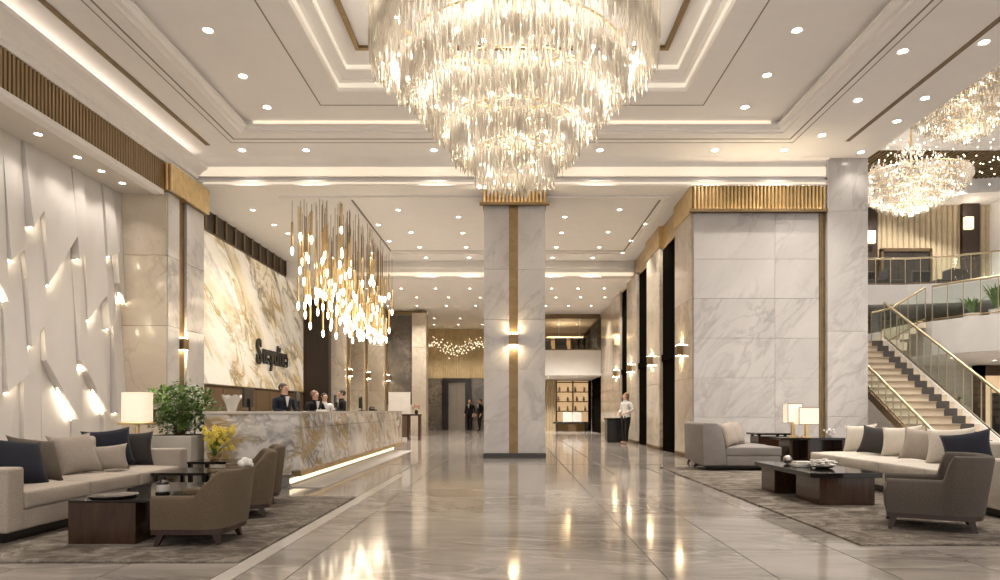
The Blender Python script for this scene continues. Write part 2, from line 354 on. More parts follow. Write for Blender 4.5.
# ------------------------------------------------------------------ left side of the tall hall
wl = struct('wall_left', 'white_panel', box(-9, -8.42, -8, 15.9, 0, ZC))
ys = [5.6, 6.3, 6.9, 7.5, 8.2, 8.8, 9.5, 10.1, 10.5, 10.92, 11.37, 11.8, 12.6, 12.95, 13.55, 13.85, 14.2]
rs = random.Random(3)
cuts = {8: [3.2], 9: [3.75, 1.6], 10: [2.5, 4.5], 11: [3.9, 1.5], 12: [4.15, 2.0], 13: [1.5, 3.2], 14: [2.9, 4.35], 15: [3.6, 1.2]}
glow_mb = []
for i in range(len(ys) - 1):
    y0, y1 = ys[i] + .008, ys[i + 1] - .008
    cs = sorted(cuts.get(i, [rs.uniform(1, 2.4), rs.uniform(2.8, 4.6)]))
    lim = [(0, 0)]
    for c in cs:
        sl = rs.choice((-1, 1)) * rs.uniform(.25, .7) * (y1 - y0); lim.append((c - sl, c + sl))
    lim.append((5.75, 5.75))
    basep = rs.uniform(.02, .10)
    for k in range(len(lim) - 1):
        (a0, a1), (b0, b1) = lim[k], lim[k + 1]
        top = basep + (.0 if k < len(lim) - 2 else .02); bot = basep + (.16 if k > 0 else .04)
        x = -8.42
        # front corner depths: proud at the foot, tucked in at the head, so each joint overhangs a light strip
        tw = rs.uniform(-.04, .04)
        vs = [(x, y0, a0), (x, y1, a1), (x, y1, b1), (x, y0, b0), (x + bot + tw, y0, a0), (x + bot - tw, y1, a1), (x + top + .01, y1, b1), (x + top + .01, y0, b0)]
        MB().add(vs, [(0, 3, 2, 1), (4, 5, 6, 7), (0, 1, 5, 4), (1, 2, 6, 5), (2, 3, 7, 6), (3, 0, 4, 7)]).build('facet_panel', 'white_panel', wl)
        if k > 0:
            l0 = x + top + .05; l1 = l0 + .022
            vs = [(l0, y0 + .06, a0 - .010), (l0, y1 - .06, a1 - .010), (l1, y1 - .06, a1 - .010), (l1, y0 + .06, a0 - .010), (l0, y0 + .06, a0 + .004), (l0, y1 - .06, a1 + .004), (l1, y1 - .06, a1 + .004), (l1, y0 + .06, a0 + .004)]
            MB().add(vs, [(0, 3, 2, 1), (4, 5, 6, 7), (0, 1, 5, 4), (1, 2, 6, 5), (2, 3, 7, 6), (3, 0, 4, 7)]).build('led_strip', 'led_warm', wl)
# soffit over the panel wall and slatted band
sof = struct('trim_3', 'soffit', box(-8.42, XL - .02, -8, 14.2, 5.75, 6.4))
box(XL - .16, XL + .05, -8, 14.1, 5.70, 5.80).build('lip', 'white_paint', sof, bevel=.01)
sm = MB(); y = 1.0
while y < 14.05:
    sm.box(XL - .02, XL + .04, y, y + .045, 5.8, 6.4); y += .085
tag(sm.build('slats', 'slat_gold', sof), kind='stuff')
box(XL - .02, XL + .0, -8, 14.1, 5.8, 6.4).build('backing', 'dark_brown', sof)
cor = [(XL - .5, 6.4), (XL + .06, 6.4), (XL + .06, 6.50), (XL + .10, 6.52), (XL + .10, 6.62), (XL + .16, 6.66), (XL + .2, 6.70), (XL + .30, 6.76), (XL + .30, 6.84), (XL + .27, 6.84), (XL + .27, 6.80), (XL + .04, 6.80), (XL + .04, 7.0), (XL - .5, 7.0)]
tr4 = struct('trim_4', 'white_paint', MB().prism([(a, b) for a, b in cor], -8, YL - .01, 'y'))
box(XL + .10, XL + .14, -6, YL - .4, 6.80, 6.812).build('glow_strip', 'cove_hidden', tr4)
def slat_cap(mb, ax, p, a, b, z0, z1, pitch=.085, sgn=1):
    """half-round flutes along a face: ax 'x' runs in x at y=p, ax 'y' runs in y at x=p"""
    n = max(2, int((b - a) / pitch)); st = (b - a) / n
    for i in range(n):
        c = a + (i + .5) * st; r = st * .36
        pts = [(c - r, 0), (c - r, -.03), (c - r * .5, -.055), (c + r * .5, -.055), (c + r, -.03), (c + r, 0)]
        if ax == 'x': mb.prism([(q, p + sgn * e) for q, e in pts], z0, z1)
        else: mb.prism([(p + sgn * e, q) for q, e in pts], z0, z1)
    return mb
# left pier
pier = thing('marble_pier', (-7.85, 15.05, 0), 'beige marble pier between white faceted wall and glowing onyx panel', 'pier', world=True)
pz = [0, 1.45, 2.95, 4.45, 5.8]
for k in range(4):
    box(-8.4, -7.36, 14.2, 14.72, pz[k] + .004, pz[k + 1] - .004).build('slab', 'marble_beige', pier)
    box(-8.4, -7.34, 15.06, 15.9, pz[k] + .004, pz[k + 1] - .004).build('slab', 'marble_white', pier)
    box(-7.36, -7.34, 14.24, 14.72, pz[k] + .004, pz[k + 1] - .004).build('slab', 'marble_white', pier)
box(-8.4, -7.40, 14.72, 15.06, 0, 5.8).build('recess_strip', 'gold_dark', pier)
cp = MB().box(-8.3, -7.25, 14.1, 15.9, 5.8, ZL)
cap = cp.build('cap', 'gold_dark', pier)
q = MB(); slat_cap(q, 'y', -7.25, 14.1, 15.9, 5.8, ZL, sgn=-1); slat_cap(q, 'x', 14.1, -7.6, -7.25, 5.8, ZL)
tag(q.build('flutes', 'gold', pier), kind='stuff')

# ------------------------------------------------------------------ wall sconces (built once, copied)
def make_sconce(label, wd=.30, dp=.14, h=.26):
    s = thing('wall_sconce', (0, 0, 0), label, 'wall lamp', 'gold box sconces on the columns')
    MB().box(-wd / 2, wd / 2, -dp, 0, -h / 2, h / 2).build('housing', 'gold_dark', s, bevel=.008)
    box(-wd / 2 + .02, wd / 2 - .02, -dp + .02, -.01, h / 2, h / 2 + .006).build('diffuser', 'sconce_glow', s)
    box(-wd / 2 + .02, wd / 2 - .02, -dp + .02, -.01, -h / 2 - .006, -h / 2).build('diffuser', 'sconce_glow', s)
    return s
sc0 = make_sconce('gold up-and-down sconce on the central pillar gold strip', .22)
sc0.location = (at(513.5, 15.88), 15.84, 2.82)

# ------------------------------------------------------------------ central pillar
px0, px1 = at(484, 15.9), at(545, 15.9); gx0, gx1 = at(509, 15.9), at(518, 15.9)
pil = thing('marble_pillar', ((px0 + px1) / 2, 16.6, 0), 'free-standing white marble pillar with gold strip below the chandelier', 'pillar', world=True)
box(px0 + .02, px1 - .02, 15.93, 17.2, 0, 6.05).build('core', 'marble_white', pil)
for k, (a, b) in enumerate(zip((.12, .9, 2.1, 3.3, 4.5), (.9, 2.1, 3.3, 4.5, 6.02))):
    for x0, x1 in ((px0, gx0), (gx1, px1)):
        box(x0, x1, 15.88, 15.95, a + .003, b - .003).build('slab', 'marble_white', pil)
box(gx0, gx1, 15.91, 15.96, .12, 6.02).build('gold_strip', 'gold_dark', pil)
box(px0 - .02, px1 + .02, 15.85, 17.2, 0, .12).build('base', 'dark_stone', pil)
box(px0 - .03, px1 + .03, 15.84, 17.22, 6.02, ZL).build('cap', 'gold_dark', pil)
box(px0 - .1, px1 + .1, 15.73, 15.84, 6.0, 6.02).build('cap_ledge', 'gold_dark', pil); box(px0 - .1, px1 + .1, 15.72, 15.73, 5.99, 6.055).build('cap_lip', 'gold_dark', pil); box(px0, px1, 15.755, 15.775, 6.02, 6.035).build('cap_light', 'cap_glow', pil)
tag(slat_cap(MB(), 'x', 15.84, px0 - .03, px1 + .03, 6.02, ZL).build('flutes', 'gold', pil), kind='stuff')

# ------------------------------------------------------------------ right marble block and column wall
XB = at(819, YL); XP = at(825, YL)
blk = tag(box(XC + .06, XP, YL + .06, 19, 0, 5.8).build('wall_right', 'marble_white'), kind='structure')
rows = [0, .98, 1.9, 2.83, 3.76, 4.68, 5.75]
for k in range(6):
    for x0, x1 in ((XC, at(775, YL)), (at(775, YL), XB)):
        box(x0 + .003, x1 - .003, YL, YL + .08, rows[k] + .003, rows[k + 1] - .003).build('slab', 'marble_white', blk)
gs = MB()
for i in range(3):
    a = XB + (XP - XB) * i / 3; gs.box(a + .004, a + (XP - XB) / 3 - .004, YL - .015, YL + .08, 0, 5.78)
gs.build('gold_strip', 'gold_dark', blk)
box(XC - .03, XP, YL - .03, YL + 1.7, 5.78, ZL).build('cap', 'gold_dark', blk)
box(XC - .12, XP, YL - .15, YL - .03, 5.755, 5.78).build('cap_ledge', 'gold_dark', blk); box(XC - .13, XP, YL - .16, YL - .15, 5.745, 5.815).build('cap_lip', 'gold_dark', blk); box(XC, XP - .1, YL - .12, YL - .10, 5.78, 5.80).build('cap_light', 'cap_glow', blk)
tag(slat_cap(MB(), 'x', YL - .03, XC - .03, XP, 5.78, ZL).build('flutes', 'gold', blk), kind='stuff')
pr = thing('marble_pier', (7.8, 15.7, 0), 'pale grey marble pier beside the staircase, right of the gold corner strip', 'pier', world=True)
for a, b in zip((0, 1.0, 2.98, 5.77), (1.0, 2.98, 5.77, ZC)):
    box(XP + .005, XR, YL - .12, YL + .6, a + .003, b - .003).build('slab', 'marble_white', pr)
colY = [(YL, 17.2), (19.0, 20.8), (22.5, 24.4), (26.0, 27.5)]
sl_names = ['first', 'second', 'third', 'fourth']
for i, (a, b) in enumerate(colY):
    c = thing('marble_column', (XC + .3, (a + b) / 2, 0), 'glossy marble side column with sconce, %s from the front of the right wall' % sl_names[i], 'column', 'side columns of the right wall', world=True)
    for z0, z1_ in zip((.1, 1.9, 3.76), (1.9, 3.76, 5.78)):
        box(XC - .05, XC + .5, a + (.0 if i else .09), b, z0 + .003, z1_ - .003).build('slab', 'marble_beige', c)
    box(XC - .06, XC + .5, a + (.0 if i else .09), b + .01, 0, .1).build('base', 'gold_dark', c)
    if i:
        box(XC - .08, XC + .5, a - .03, b + .03, 5.78, ZL - .0 if b < 23 else 5.765 + .02).build('cap', 'gold', c)
    else:
        tag(slat_cap(MB(), 'y', XC - .03, a, b, 5.78, ZL).build('flutes', 'gold', c), kind='stuff')
    s = dup(sc0, (XC - .05, (a + b) / 2 + .1, 2.62), R(-90), 'gold up-and-down sconce on the %s marble side column' % sl_names[i])
wr = struct('wall_right_rear', 'black_wall', box(XC + .12, XC + .4, 17.2, 42, 0, 5.72))
for a, b in ((17.2, 19.0), (20.8, 22.5), (24.4, 26.0)):
    box(XC + .04, XC + .12, a + .02, b - .02, 0, 5.7).build('black_panel', 'black_wall', wr)
    box(XC + .0, XC + .05, a + .02, b - .02, 2.52, 2.72).build('black_band', 'black_wall', wr)
box(XC + .05, XC + .5, 17.0, 42, 5.72, ZL).build('gold_header', 'gold', wr)
for z0, z1_ in ((0, 2), (2, 4), (4, 5.7)): box(XC + .02, XC + .12, 27.52, 32, z0 + .004, z1_ - .004).build('slab', 'marble_beige', wr)
dup(sc0, (-7.40, 14.89, 2.62), R(90), 'gold sconce in the gold strip of the left beige marble pier')

# ------------------------------------------------------------------ rear hall: ceilings, onyx wall, left piers
rc = struct('ceiling_rear', 'ceiling_paint', box(-9, XC + 1, YL + .5, 23.5, ZL, ZL + .4))
gx = [(-5.35, YL + .9), (XC - .35, 22.9)]
def rframe(x0, x1, y0, y1, t, z0, z1): return MB().box(x0, x1, y0, y0 + t, z0, z1).box(x0, x1, y1 - t, y1, z0, z1).box(x0, x0 + t, y0 + t, y1 - t, z0, z1).box(x1 - t, x1, y0 + t, y1 - t, z0, z1)
rframe(-4.0, 3.7, 16.4, 21.9, .05, ZL - .008, ZL).build('groove', 'groove', rc)
rframe(-4.25, 3.95, 16.25, 22.3, .18, ZL - .05, ZL).build('moulding', 'white_paint', rc, bevel=.012)
beam = struct('trim_5', 'white_paint', box(-9, XC + 1, 23.4, 24.0, 5.76, ZL + .4))
box(-6, XC, 23.33, 23.4, 5.80, 5.84).build('moulding', 'white_paint', beam)
box(-6, XC, 23.37, 23.4, 5.85, 5.97).build('glow_strip', 'cove_glow', beam)
box(-6, XC, 23.3, 23.4, 6.12, 6.2).build('moulding', 'white_paint', beam)
rc2 = struct('ceiling_far', 'ceiling_paint', box(-9, XC + 4, 24.0, 42, 5.76, 6.1))
wl2 = struct('wall_left_rear', 'dark_brown', box(-9, -8.1, 15.9, 31, 0, ZL))
hd = MB(); y = 15.95
while y < 25.4:
    hd.box(-7.95, -7.91, y, y + .12, 5.86, ZL); y += .62
hd.build('header_fins', 'bronze', wl2); box(-8.1, -7.95, 15.9, 25.4, 5.85, ZL).build('header_board', 'dark_brown', wl2)
box(-8.1, -7.96, 15.9, 25.4, 0, 1.78).build('wainscot', 'wainscot_wood', wl2)
for k in range(8):
    box(-7.97, -7.945, 16.0 + k * 1.18, 16.0 + k * 1.18 + 1.15, .05, 1.74).build('wood_panel', 'wainscot_wood', wl2)
ony = thing('onyx_panel', (-8, 21.2, 1.8), 'glowing backlit gold-veined onyx panel behind the reception desk', 'wall panel', world=True)
for k in range(4):
    for z0, z1_ in ((1.84, 3.84), (3.84, 5.80)):
        a = 17.0 + k * 2.1
        box(-8.05, -7.95, a + .002, a + 2.1 - .002, z0 + .002, z1_ - .002).build('slab', 'onyx', ony)
MB().box(-8.08, -7.93, 16.95, 17.0, 1.8, 5.84).box(-8.08, -7.93, 25.4, 25.45, 1.8, 5.84).box(-8.08, -7.93, 17.0, 25.4, 5.80, 5.84).box(-8.08, -7.93, 17, 25.4, 1.8, 1.84).build('frame', 'bronze', ony)
# lettering on the onyx
def text_mesh(body, size, ext):
    cu = bpy.data.curves.new('lettering', 'FONT'); cu.body = body; cu.size = size; cu.extrude = ext; cu.offset = .03
    t = bpy.data.objects.new('tmp', cu); C.objects.link(t); bpy.context.view_layer.update()
    me = bpy.data.meshes.new_from_object(t.evaluated_get(bpy.context.evaluated_depsgraph_get())); bpy.data.objects.remove(t); bpy.data.curves.remove(cu)
    me.materials.clear(); return me
sg = thing('sign_lettering', (-7.93, 20.62, 2.66), 'dark metal script lettering mounted on the glowing onyx panel', 'sign')
xx = 0.0
for ch, sz, gapk in (('S', 1.08, .52), ('u', .9, .44), ('e', .9, .42), ('y', .9, .40), ('o', .9, .42), ('l', .9, .22), ('i', .9, .22), ('x', .9, .42), ('e', .9, .44)):
    me = text_mesh(ch, sz, .03); me.materials.append(M['black'])
    o = link('letter', me, sg); o.rotation_euler = (R(90), 0, R(90)); o.location = (.03, xx, 0 if ch != 'S' else -.05); o.scale = (.78, 1, 1)
    xx += gapk * .78 * (1 if ch != 'S' else 1.25)
# stepped left piers behind the reception
bp_ = struct('wall_portal', 'dark_brown', box(-8.1, -7.0, 25.45, 25.8, 0, 5.76))
box(-8.1, -7.0, 25.40, 25.5, 5.35, 5.76).build('gold_header', 'gold', bp_)
for i, (d, a, b) in enumerate(((26.0, 326, 345), (28.0, 347, 364), (30.0, 367, 384))):
    x0, x1 = at(a, d), at(b, d)
    c = thing('marble_pier', ((x0 + x1) / 2, d + .5, 0), 'beige marble pier beyond the reception, %s from the onyx panel' % ('first', 'second', 'third')[i], 'pier', 'stepped piers beyond the reception', world=True)
    for z0, z1_ in zip((0, 2.0, 4.0), (2, 4, 5.755)):
        box(x0 - .4, x1, d, d + (.9 if i < 2 else .85), z0 + .004, z1_ - .004).build('slab', 'marble_beige', c)
    box(x1, x1 + .05, d + .3, d + .6, 0, 5.755).build('gold_strip', 'gold_dark', c)
    dup(sc0, (x1 + .05, d + .45, 2.62), R(90), 'small sconce beside the %s beige pier beyond the reception' % ('first', 'second', 'third')[i])
# ------------------------------------------------------------------ far end walls
we = struct('wall_end', 'white_paint', MB().box(-9, at(427, 31), 31, 31.4, 0, 5.76))
box(at(386, 31), at(412, 31), 30.92, 31, 1.4, 5.55).build('dark_panel', 'dark_marble', we)
box(-6.2, at(427, 31), 30.9, 31, 5.58, 5.74).build('gold_header', 'gold_dark', we)
cc = thing('marble_column', (at(419, 30.5), 30.8, 0), 'beige marble column at the left edge of the elevator lobby', 'column', world=True)
for z0, z1_ in zip((0, 2.0, 4.0), (2, 4, 5.58)):
    box(at(412, 30.4), at(426, 30.4), 30.4, 31.2, z0 + .004, z1_ - .004).build('slab', 'marble_beige', cc)
# elevator lobby
lob = struct('wall_elevator', 'curtain_gold', MB().box(-6, .2, 38.0, 38.3, 0, 5.76).box(-5.1, -4.9, 31.4, 38, 0, 5.76).box(0, .2, 32.2, 38, 0, 5.76))
bd = MB(); x = -4.9
while x < 0:
    bd.tube([(x, 37.9, 2.98), (x, 37.9, 5.7)], .035, 5); x += .105
tag(bd.build('bead_strands', 'curtain_gold', lob), kind='stuff')
for x0, x1 in ((-4.9, -4.35), (-4.33, -3.96), (-2.3, -1.6), (-1.58, -.8)):
    for z0, z1_ in ((0, 1.45), (1.47, 2.93)):
        box(x0, x1, 37.85, 38, z0, z1_).build('stone_panel', 'dark_marble', lob)
el = tag(bpy.data.objects.new('door_1', None), kind='structure'); C.objects.link(el); el.location = (-3.1, 37.8, 0); el['world'] = 1
MB().box(-3.95, -3.6, 37.7, 38, 0, 2.93).box(-2.65, -2.32, 37.7, 38, 0, 2.93).box(-3.6, -2.65, 37.7, 38, 2.7, 2.93).build('door_frame', 'black', el)
box(-3.6, -3.13, 37.85, 38, 0, 2.7).build('door_leaf', 'door_steel', el); box(-3.12, -2.65, 37.85, 38, 0, 2.7).build('door_leaf', 'door_steel', el)
gar = thing('garland_light', (-3.0, 36.8, 4.6), 'wavy garland of small warm lights before the gold bead wall', 'chandelier', world=True)
gm = MB(); rs = random.Random(5)
for i in range(120):
    t = i / 119; x = -4.85 + 3.4 * t; z = 4.6 + .2 * math.sin(t * 9) + rs.gauss(0, .16)
    gm.ball((x, 36.8 + rs.uniform(-.2, .2), z), .017, 5, 4)
tag(gm.build('bulbs', 'spark_glow', gar), kind='stuff')
gc = MB()
for i in range(12): gc.tube([(-4.85 + .27 * i, 36.8, 4.5), (-4.85 + .27 * i, 36.8, 5.76)], .006, 4)
tag(gc.build('wires', 'gold', gar), kind='stuff')

# far right: glazed gallery above a lit shop
gal = struct('trim_6', 'white_paint', box(1.2, XC + .2, 32.0, 32.3, 2.86, 4.02))
box(1.2, XC + .2, 31.7, 38, 2.80, 2.90).build('slab', 'white_paint', gal)
box(1.2, XC + .2, 32.3, 40, 3.9, 4.0).build('gallery_floor', 'dark_stone', gal)
box(.2, 1.25, 31.6, 32.3, 0, 5.76).build('pier', 'marble_beige', gal)
wg = tag(bpy.data.objects.new('window_1', None), kind='structure'); C.objects.link(wg); wg.location = (3, 32.1, 4.0); wg['world'] = 1
MB().box(1.25, XC, 32.05, 32.15, 5.55, 5.76).box(1.25, XC, 32.05, 32.15, 4.02, 4.08).build('frame', 'bronze', wg)
for k in range(3):
    box(1.27 + k * 1.0, 1.27 + k * 1.0 + .98, 32.08, 32.10, 4.08, 5.55).build('pane', 'glass_warm', wg)
wb = struct('wall_back', 'curtain', box(.2, XC + .3, 40.0, 40.2, 0, 5.76))
for k in range(4):
    box(1.5 + k * .78, 1.5 + k * .78 + .6, 39.85, 40, 4.35, 5.3).build('lit_niche', 'shelf_glow', wb)
gch = []
for k, x in enumerate((1.7, 2.5, 3.3, 3.9)):
    t = thing('lounge_chair', (x, 34.0, 4.0), 'dark lounge chair behind the gallery glass, %s from left' % sl_names[k], 'chair', 'chairs in the glazed gallery')
    box(-.3, .3, -.3, .3, .2, .42).build('seat', 'pillow_charcoal', t, bevel=.04); box(-.3, .3, .2, .32, .4, .85).build('backrest', 'pillow_charcoal', t, bevel=.04)
    for sx in (-.25, .25):
        for sy in (-.25, .25): MB().tube([(sx, sy, 0), (sx, sy, .22)], .02, 6).build('leg', 'black', t)
gl = thing('gallery_lamp', (2.8, 36.5, 5.1), 'warm linear lamp glowing inside the glazed gallery', 'lamp', world=True)
MB().box(1.9, 3.9, 36.4, 36.6, 5.08, 5.16).build('diffuser', 'shelf_glow', gl); MB().tube([(2.1, 36.5, 5.16), (2.1, 36.5, 5.76)], .01, 5).tube([(3.7, 36.5, 5.16), (3.7, 36.5, 5.76)], .01, 5).build('rods', 'gold', gl)
point(gl, (0, -1, -.2), 60, .3)
# shelving unit
sx0, sx1 = at(556, 38), at(590, 38)
su = thing('display_shelf', ((sx0 + sx1) / 2, 38, 0), 'tall lit display shelving in the far shop behind the white counter', 'shelf', world=True)
box(sx0, sx1, 38.35, 38.4, .4, 3.05).build('back_panel', 'shelf_glow', su)
for x in (sx0, (sx0 + sx1) / 2 - .03, sx1 - .06): box(x, x + .06, 37.95, 38.4, .0, 3.08).build('side_panel', 'wainscot_wood', su)
for z in (.4, 1.05, 1.6, 2.15, 2.7, 3.05): box(sx0, sx1, 37.97, 38.4, z, z + .05).build('shelf', 'wainscot_wood', su)
rs = random.Random(9)
for z in (1.10, 1.65, 2.2):
    for k in range(4):
        x = sx0 + .2 + k * .48; t = tag(MB().lathe([(.04, 0), (.07, .08), (.05, .2), (.03, .28)], (0, 0, 0), 8).build('shop_vase', 'ceramic', None, smooth=True), 'small pale vase on the lit shop shelves', 'vase', 'vases on the shop shelves'); t.location = (x + rs.uniform(-.05, .05), 38.15, z)
def drape(name, x0, x1, y, z0, z1, mat, label, pitch=.16, amp=.05):
    n = int((x1 - x0) / pitch * 6); pts = [(x0 + (x1 - x0) * i / n, y + amp * math.sin(2 * math.pi * i / 6)) for i in range(n + 1)]
    vs = [(a, b, z0) for a, b in pts] + [(a, b, z1) for a, b in pts] + [(a, b + .012, z0) for a, b in pts] + [(a, b + .012, z1) for a, b in pts]; k = n + 1
    fs = []
    for i in range(n): fs += [(i, i + 1, k + i + 1, k + i), (2 * k + i, 3 * k + i, 3 * k + i + 1, 2 * k + i + 1)]
    o = MB().add(vs, fs).build(name, mat, smooth=True)
    return tag(o, label, 'curtain')
drape('curtain', at(545, 36.4), at(555.5, 36.4), 36.4, 0, 2.8, 'curtain', 'taupe curtain left of the lit shop shelves')
drape('curtain', at(591, 36.4), at(613, 36.4), 36.4, 0, 2.8, 'curtain', 'taupe curtain right of the lit shop shelves')
ct = thing('shop_counter', (3.2, 35.6, 0), 'white box counter on dark base before the lit shop shelves', 'counter')
box(-.5, -.01, -.25, .25, .52, 1.04).build('white_front', 'ceramic', ct); box(.01, .5, -.25, .25, .52, 1.04).build('white_front', 'ceramic', ct)
box(-1.0, 1.0, -.2, .35, .42, .52).build('top', 'black', ct)
for sx in (-.8, .8): box(sx - .06, sx + .06, -.1, .2, 0, .42).build('leg', 'black', ct)
MB().box(-.2, .2, -.1, .1, 0, .42).build('pedestal', 'bronze', ct)

# ------------------------------------------------------------------ reception desk
DX0, DX1, DY0, DY1 = -4.5, -3.1, 9.75, 18.8
desk = thing('reception_desk', ((DX0 + DX1) / 2, 14, 0), 'long gold-veined marble reception desk with glowing plinth', 'desk', world=True)
box(DX1 - .62, DX1 - .22, DY0 + .25, DY1 - .1, 0, .18).build('plinth', 'white_panel', desk)
box(DX0, DX1 - .62, DY0 + .12, DY0 + .5, 0, .18).build('plinth', 'white_panel', desk)
box(DX1 - .235, DX1 - .21, DY0 + .25, DY1 - .1, .05, .12).build('light_strip', 'led_floor', desk)
box(DX1 - .22, DX1 + .30, DY0 + .12, DY1, 0, .012).build('kick_slab', 'white_panel', desk)
ysd = [DY0, 12.0, 14.3, 16.6, DY1]
for k in range(4):
    box(DX1 - .12, DX1, ysd[k] + .003, ysd[k + 1] - .003, .26, .88).build('slab', 'desk_marble', desk)
    box(DX1 - .12, DX1, ysd[k] + .003, ysd[k + 1] - .003, .886, 1.09).build('slab', 'desk_marble', desk)
box(DX0, DX1 - .12, DY0, DY0 + .1, .2, 1.09).build('slab', 'desk_marble', desk)
box(DX0, DX1 - .12, DY1 - .1, DY1, .2, 1.09).build('slab', 'desk_marble', desk)
box(DX1 - .10, DX1 + .012, DY0 - .0, DY1, .18, .26).build('gold_strip', 'gold', desk)
box(DX0 - .02, DX1 + .02, DY0 - .02, DY1 + .02, 1.09, 1.13).build('counter_top', 'floor_band', desk, bevel=.006)
box(DX0, DX1 - .65, DY0 + .1, DY1 - .1, .18, .26).build('floor_panel', 'wainscot_wood', desk)

# ------------------------------------------------------------------ right atrium shell
struct('wall_atrium_side', 'white_paint', box(20, 20.3, 2, 30, 0, 10.5))
ac = struct('ceiling_atrium', 'ceiling_paint', box(XR - .1, 20, 4, 19.6, 9.0, 9.3))
acs = MB()
for k in range(26):
    t0, t1 = k / 26, (k + 1) / 26
box(XR, 20, 19.4, 19.7, 8.82, 9.0).build('moulding', 'white_paint', ac)
box(XR, 20, 19.6, 28.2, 10.45, 10.7).build('upper_ceiling', 'gold_dark', ac)
sl = MB(); x = XR
while x < 19.9: sl.box(x, x + .06, 19.75, 28, 10.3, 10.45); x += .16
tag(sl.build('ceiling_slats', 'gold_dark', ac), kind='stuff')
struct('trim_7', 'white_paint', box(XR, XR + .25, YL + .5, 28, 5.0, 9.6)) if False else None
struct('trim_8', 'ceiling_paint', box(XR - .14, XR - .005, -8, YL, ZC + .5, 9.0))
# curved white bulkhead before the upper wall
def arcslab(pts, yb, z0, z1):
    poly = list(pts) + [(pts[-1][0], yb), (pts[0][0], yb)]
    return MB().prism(poly, z0, z1)
bulk = [(15.6, 28), (16.2, 27.4), (17.2, 26.8), (18.4, 26.4), (20, 26.1)]
struct('trim_9', 'white_paint', arcslab(bulk, 28.1, 9.75, 10.4))
# upper back wall: pleated panels, dark panels with sconces
uw = struct('wall_atrium_back', 'curtain', box(XR, 20, 28.0, 28.3, 0, 10.5))
pl = MB(); x = at(878, 27.8)
while x < 19.9:
    if not (at(962, 27.8) < x < at(979, 27.8)): pl.prism([(x, 28.0), (x + .03, 27.94), (x + .11, 27.91), (x + .19, 27.94), (x + .22, 28.0)], 5.7, 10.4)
    x += .23
tag(pl.build('pleats', 'curtain', uw), kind='stuff')
box(at(862, 27.8), at(877, 27.8), 27.75, 28, 5.7, 10.4).build('dark_panel', 'dark_brown', uw)
box(at(962, 27.8), at(979, 27.8), 27.75, 28, 5.7, 10.4).build('dark_panel', 'dark_brown', uw)
for px, py, nm in ((871, 237, 'left, beside the marble pier'), (969, 223, 'right, on the wide dark panel')):
    x, z = at(px, 27.6), zt(py, 27.6)
    s = thing('wall_sconce', (x, 27.75, z), 'glowing cream box sconce on the upper gallery wall, ' + nm, 'wall lamp')
    box(-.18, .18, -.2, -.04, -.26, .26).build('shade', 'sconce_soft' if 'sconce_soft' in M else emis('sconce_soft', (1, .74, .42), .8), s, bevel=.02)
    box(-.12, .12, -.04, 0, -.2, .2).build('bracket', 'gold', s)
    point(s, (0, -.4, .5), 5, .1)
# dark window in the upper wall
wi = tag(bpy.data.objects.new('window_2', None), kind='structure'); C.objects.link(wi); wi.location = (16, 27.8, 6); wi['world'] = 1
a, b = at(880, 27.7), at(931, 27.7)
MB().box(a, b, 27.6, 27.78, 5.7, 5.75).box(a, b, 27.6, 27.78, 7.72, 7.85).box(a, a + .1, 27.6, 27.78, 5.7, 7.8).box(b - .1, b, 27.6, 27.78, 5.7, 7.8).build('frame', 'bronze', wi)
for k in range(3): box(a + .1 + (b - a - .2) * k / 3, a + .1 + (b - a - .2) * (k + 1) / 3 - .02, 27.64, 27.7, 5.75, 7.72).build('pane', 'dark_stone', wi)
# upper gallery floor with white fascia
gpts = [(XR, 24.3), (10.5, 24.0), (12.6, 24.0), (14.2, 24.0), (15.6, 23.6), (17, 22.6), (20, 20.8)]
ug = struct('floor_gallery', 'white_paint', arcslab(gpts, 28, 4.95, 5.66))
def balustrade(name, pts, h, label, post=.5, up=None):
    """pts: 3-D foot line; handrail, balusters and panes follow it"""
    pts = [Vector(p) for p in pts]
    t = thing(name, tuple(pts[0]), label, 'balustrade', world=True)
    up = Vector((0, 0, h))
    MB().tube([p + up for p in pts], .034, 8).build('handrail', 'brass_rail', t, smooth=True)
    MB().tube([p + Vector((0, 0, .06)) for p in pts], .02, 6).build('bottom_rail', 'bronze', t)
    acc = []
    for i in range(len(pts) - 1):
        n = max(1, round((pts[i + 1] - pts[i]).length / post))
        acc += [pts[i].lerp(pts[i + 1], k / n) for k in range(n)]
    acc.append(pts[-1])
    for p in acc: MB().tube([p, p + up], .013, 6).build('baluster', 'brass_rail', t)
    for p, q_ in zip(acc, acc[1:]):
        d = (q_ - p).normalized() * .03; nrm = Vector((-(q_ - p).y, (q_ - p).x, 0)).normalized() * .006
        a0, a1 = p + d + Vector((0, 0, .1)), q_ - d + Vector((0, 0, .1)); b0, b1 = p + d + up * .93, q_ - d + up * .93
        vs = [a0 - nrm, a1 - nrm, b1 - nrm, b0 - nrm, a0 + nrm, a1 + nrm, b1 + nrm, b0 + nrm]
        MB().add(vs, [(0, 1, 2, 3), (7, 6, 5, 4), (0, 4, 5, 1), (1, 5, 6, 2), (2, 6, 7, 3), (3, 7, 4, 0)]).build('glass_pane', 'glass', t)
    return t
balustrade('gallery_balustrade', [(x, y + .08, 5.66) for x, y in gpts], .95, 'gold-railed glass balustrade along the uppermost curved gallery', .55)
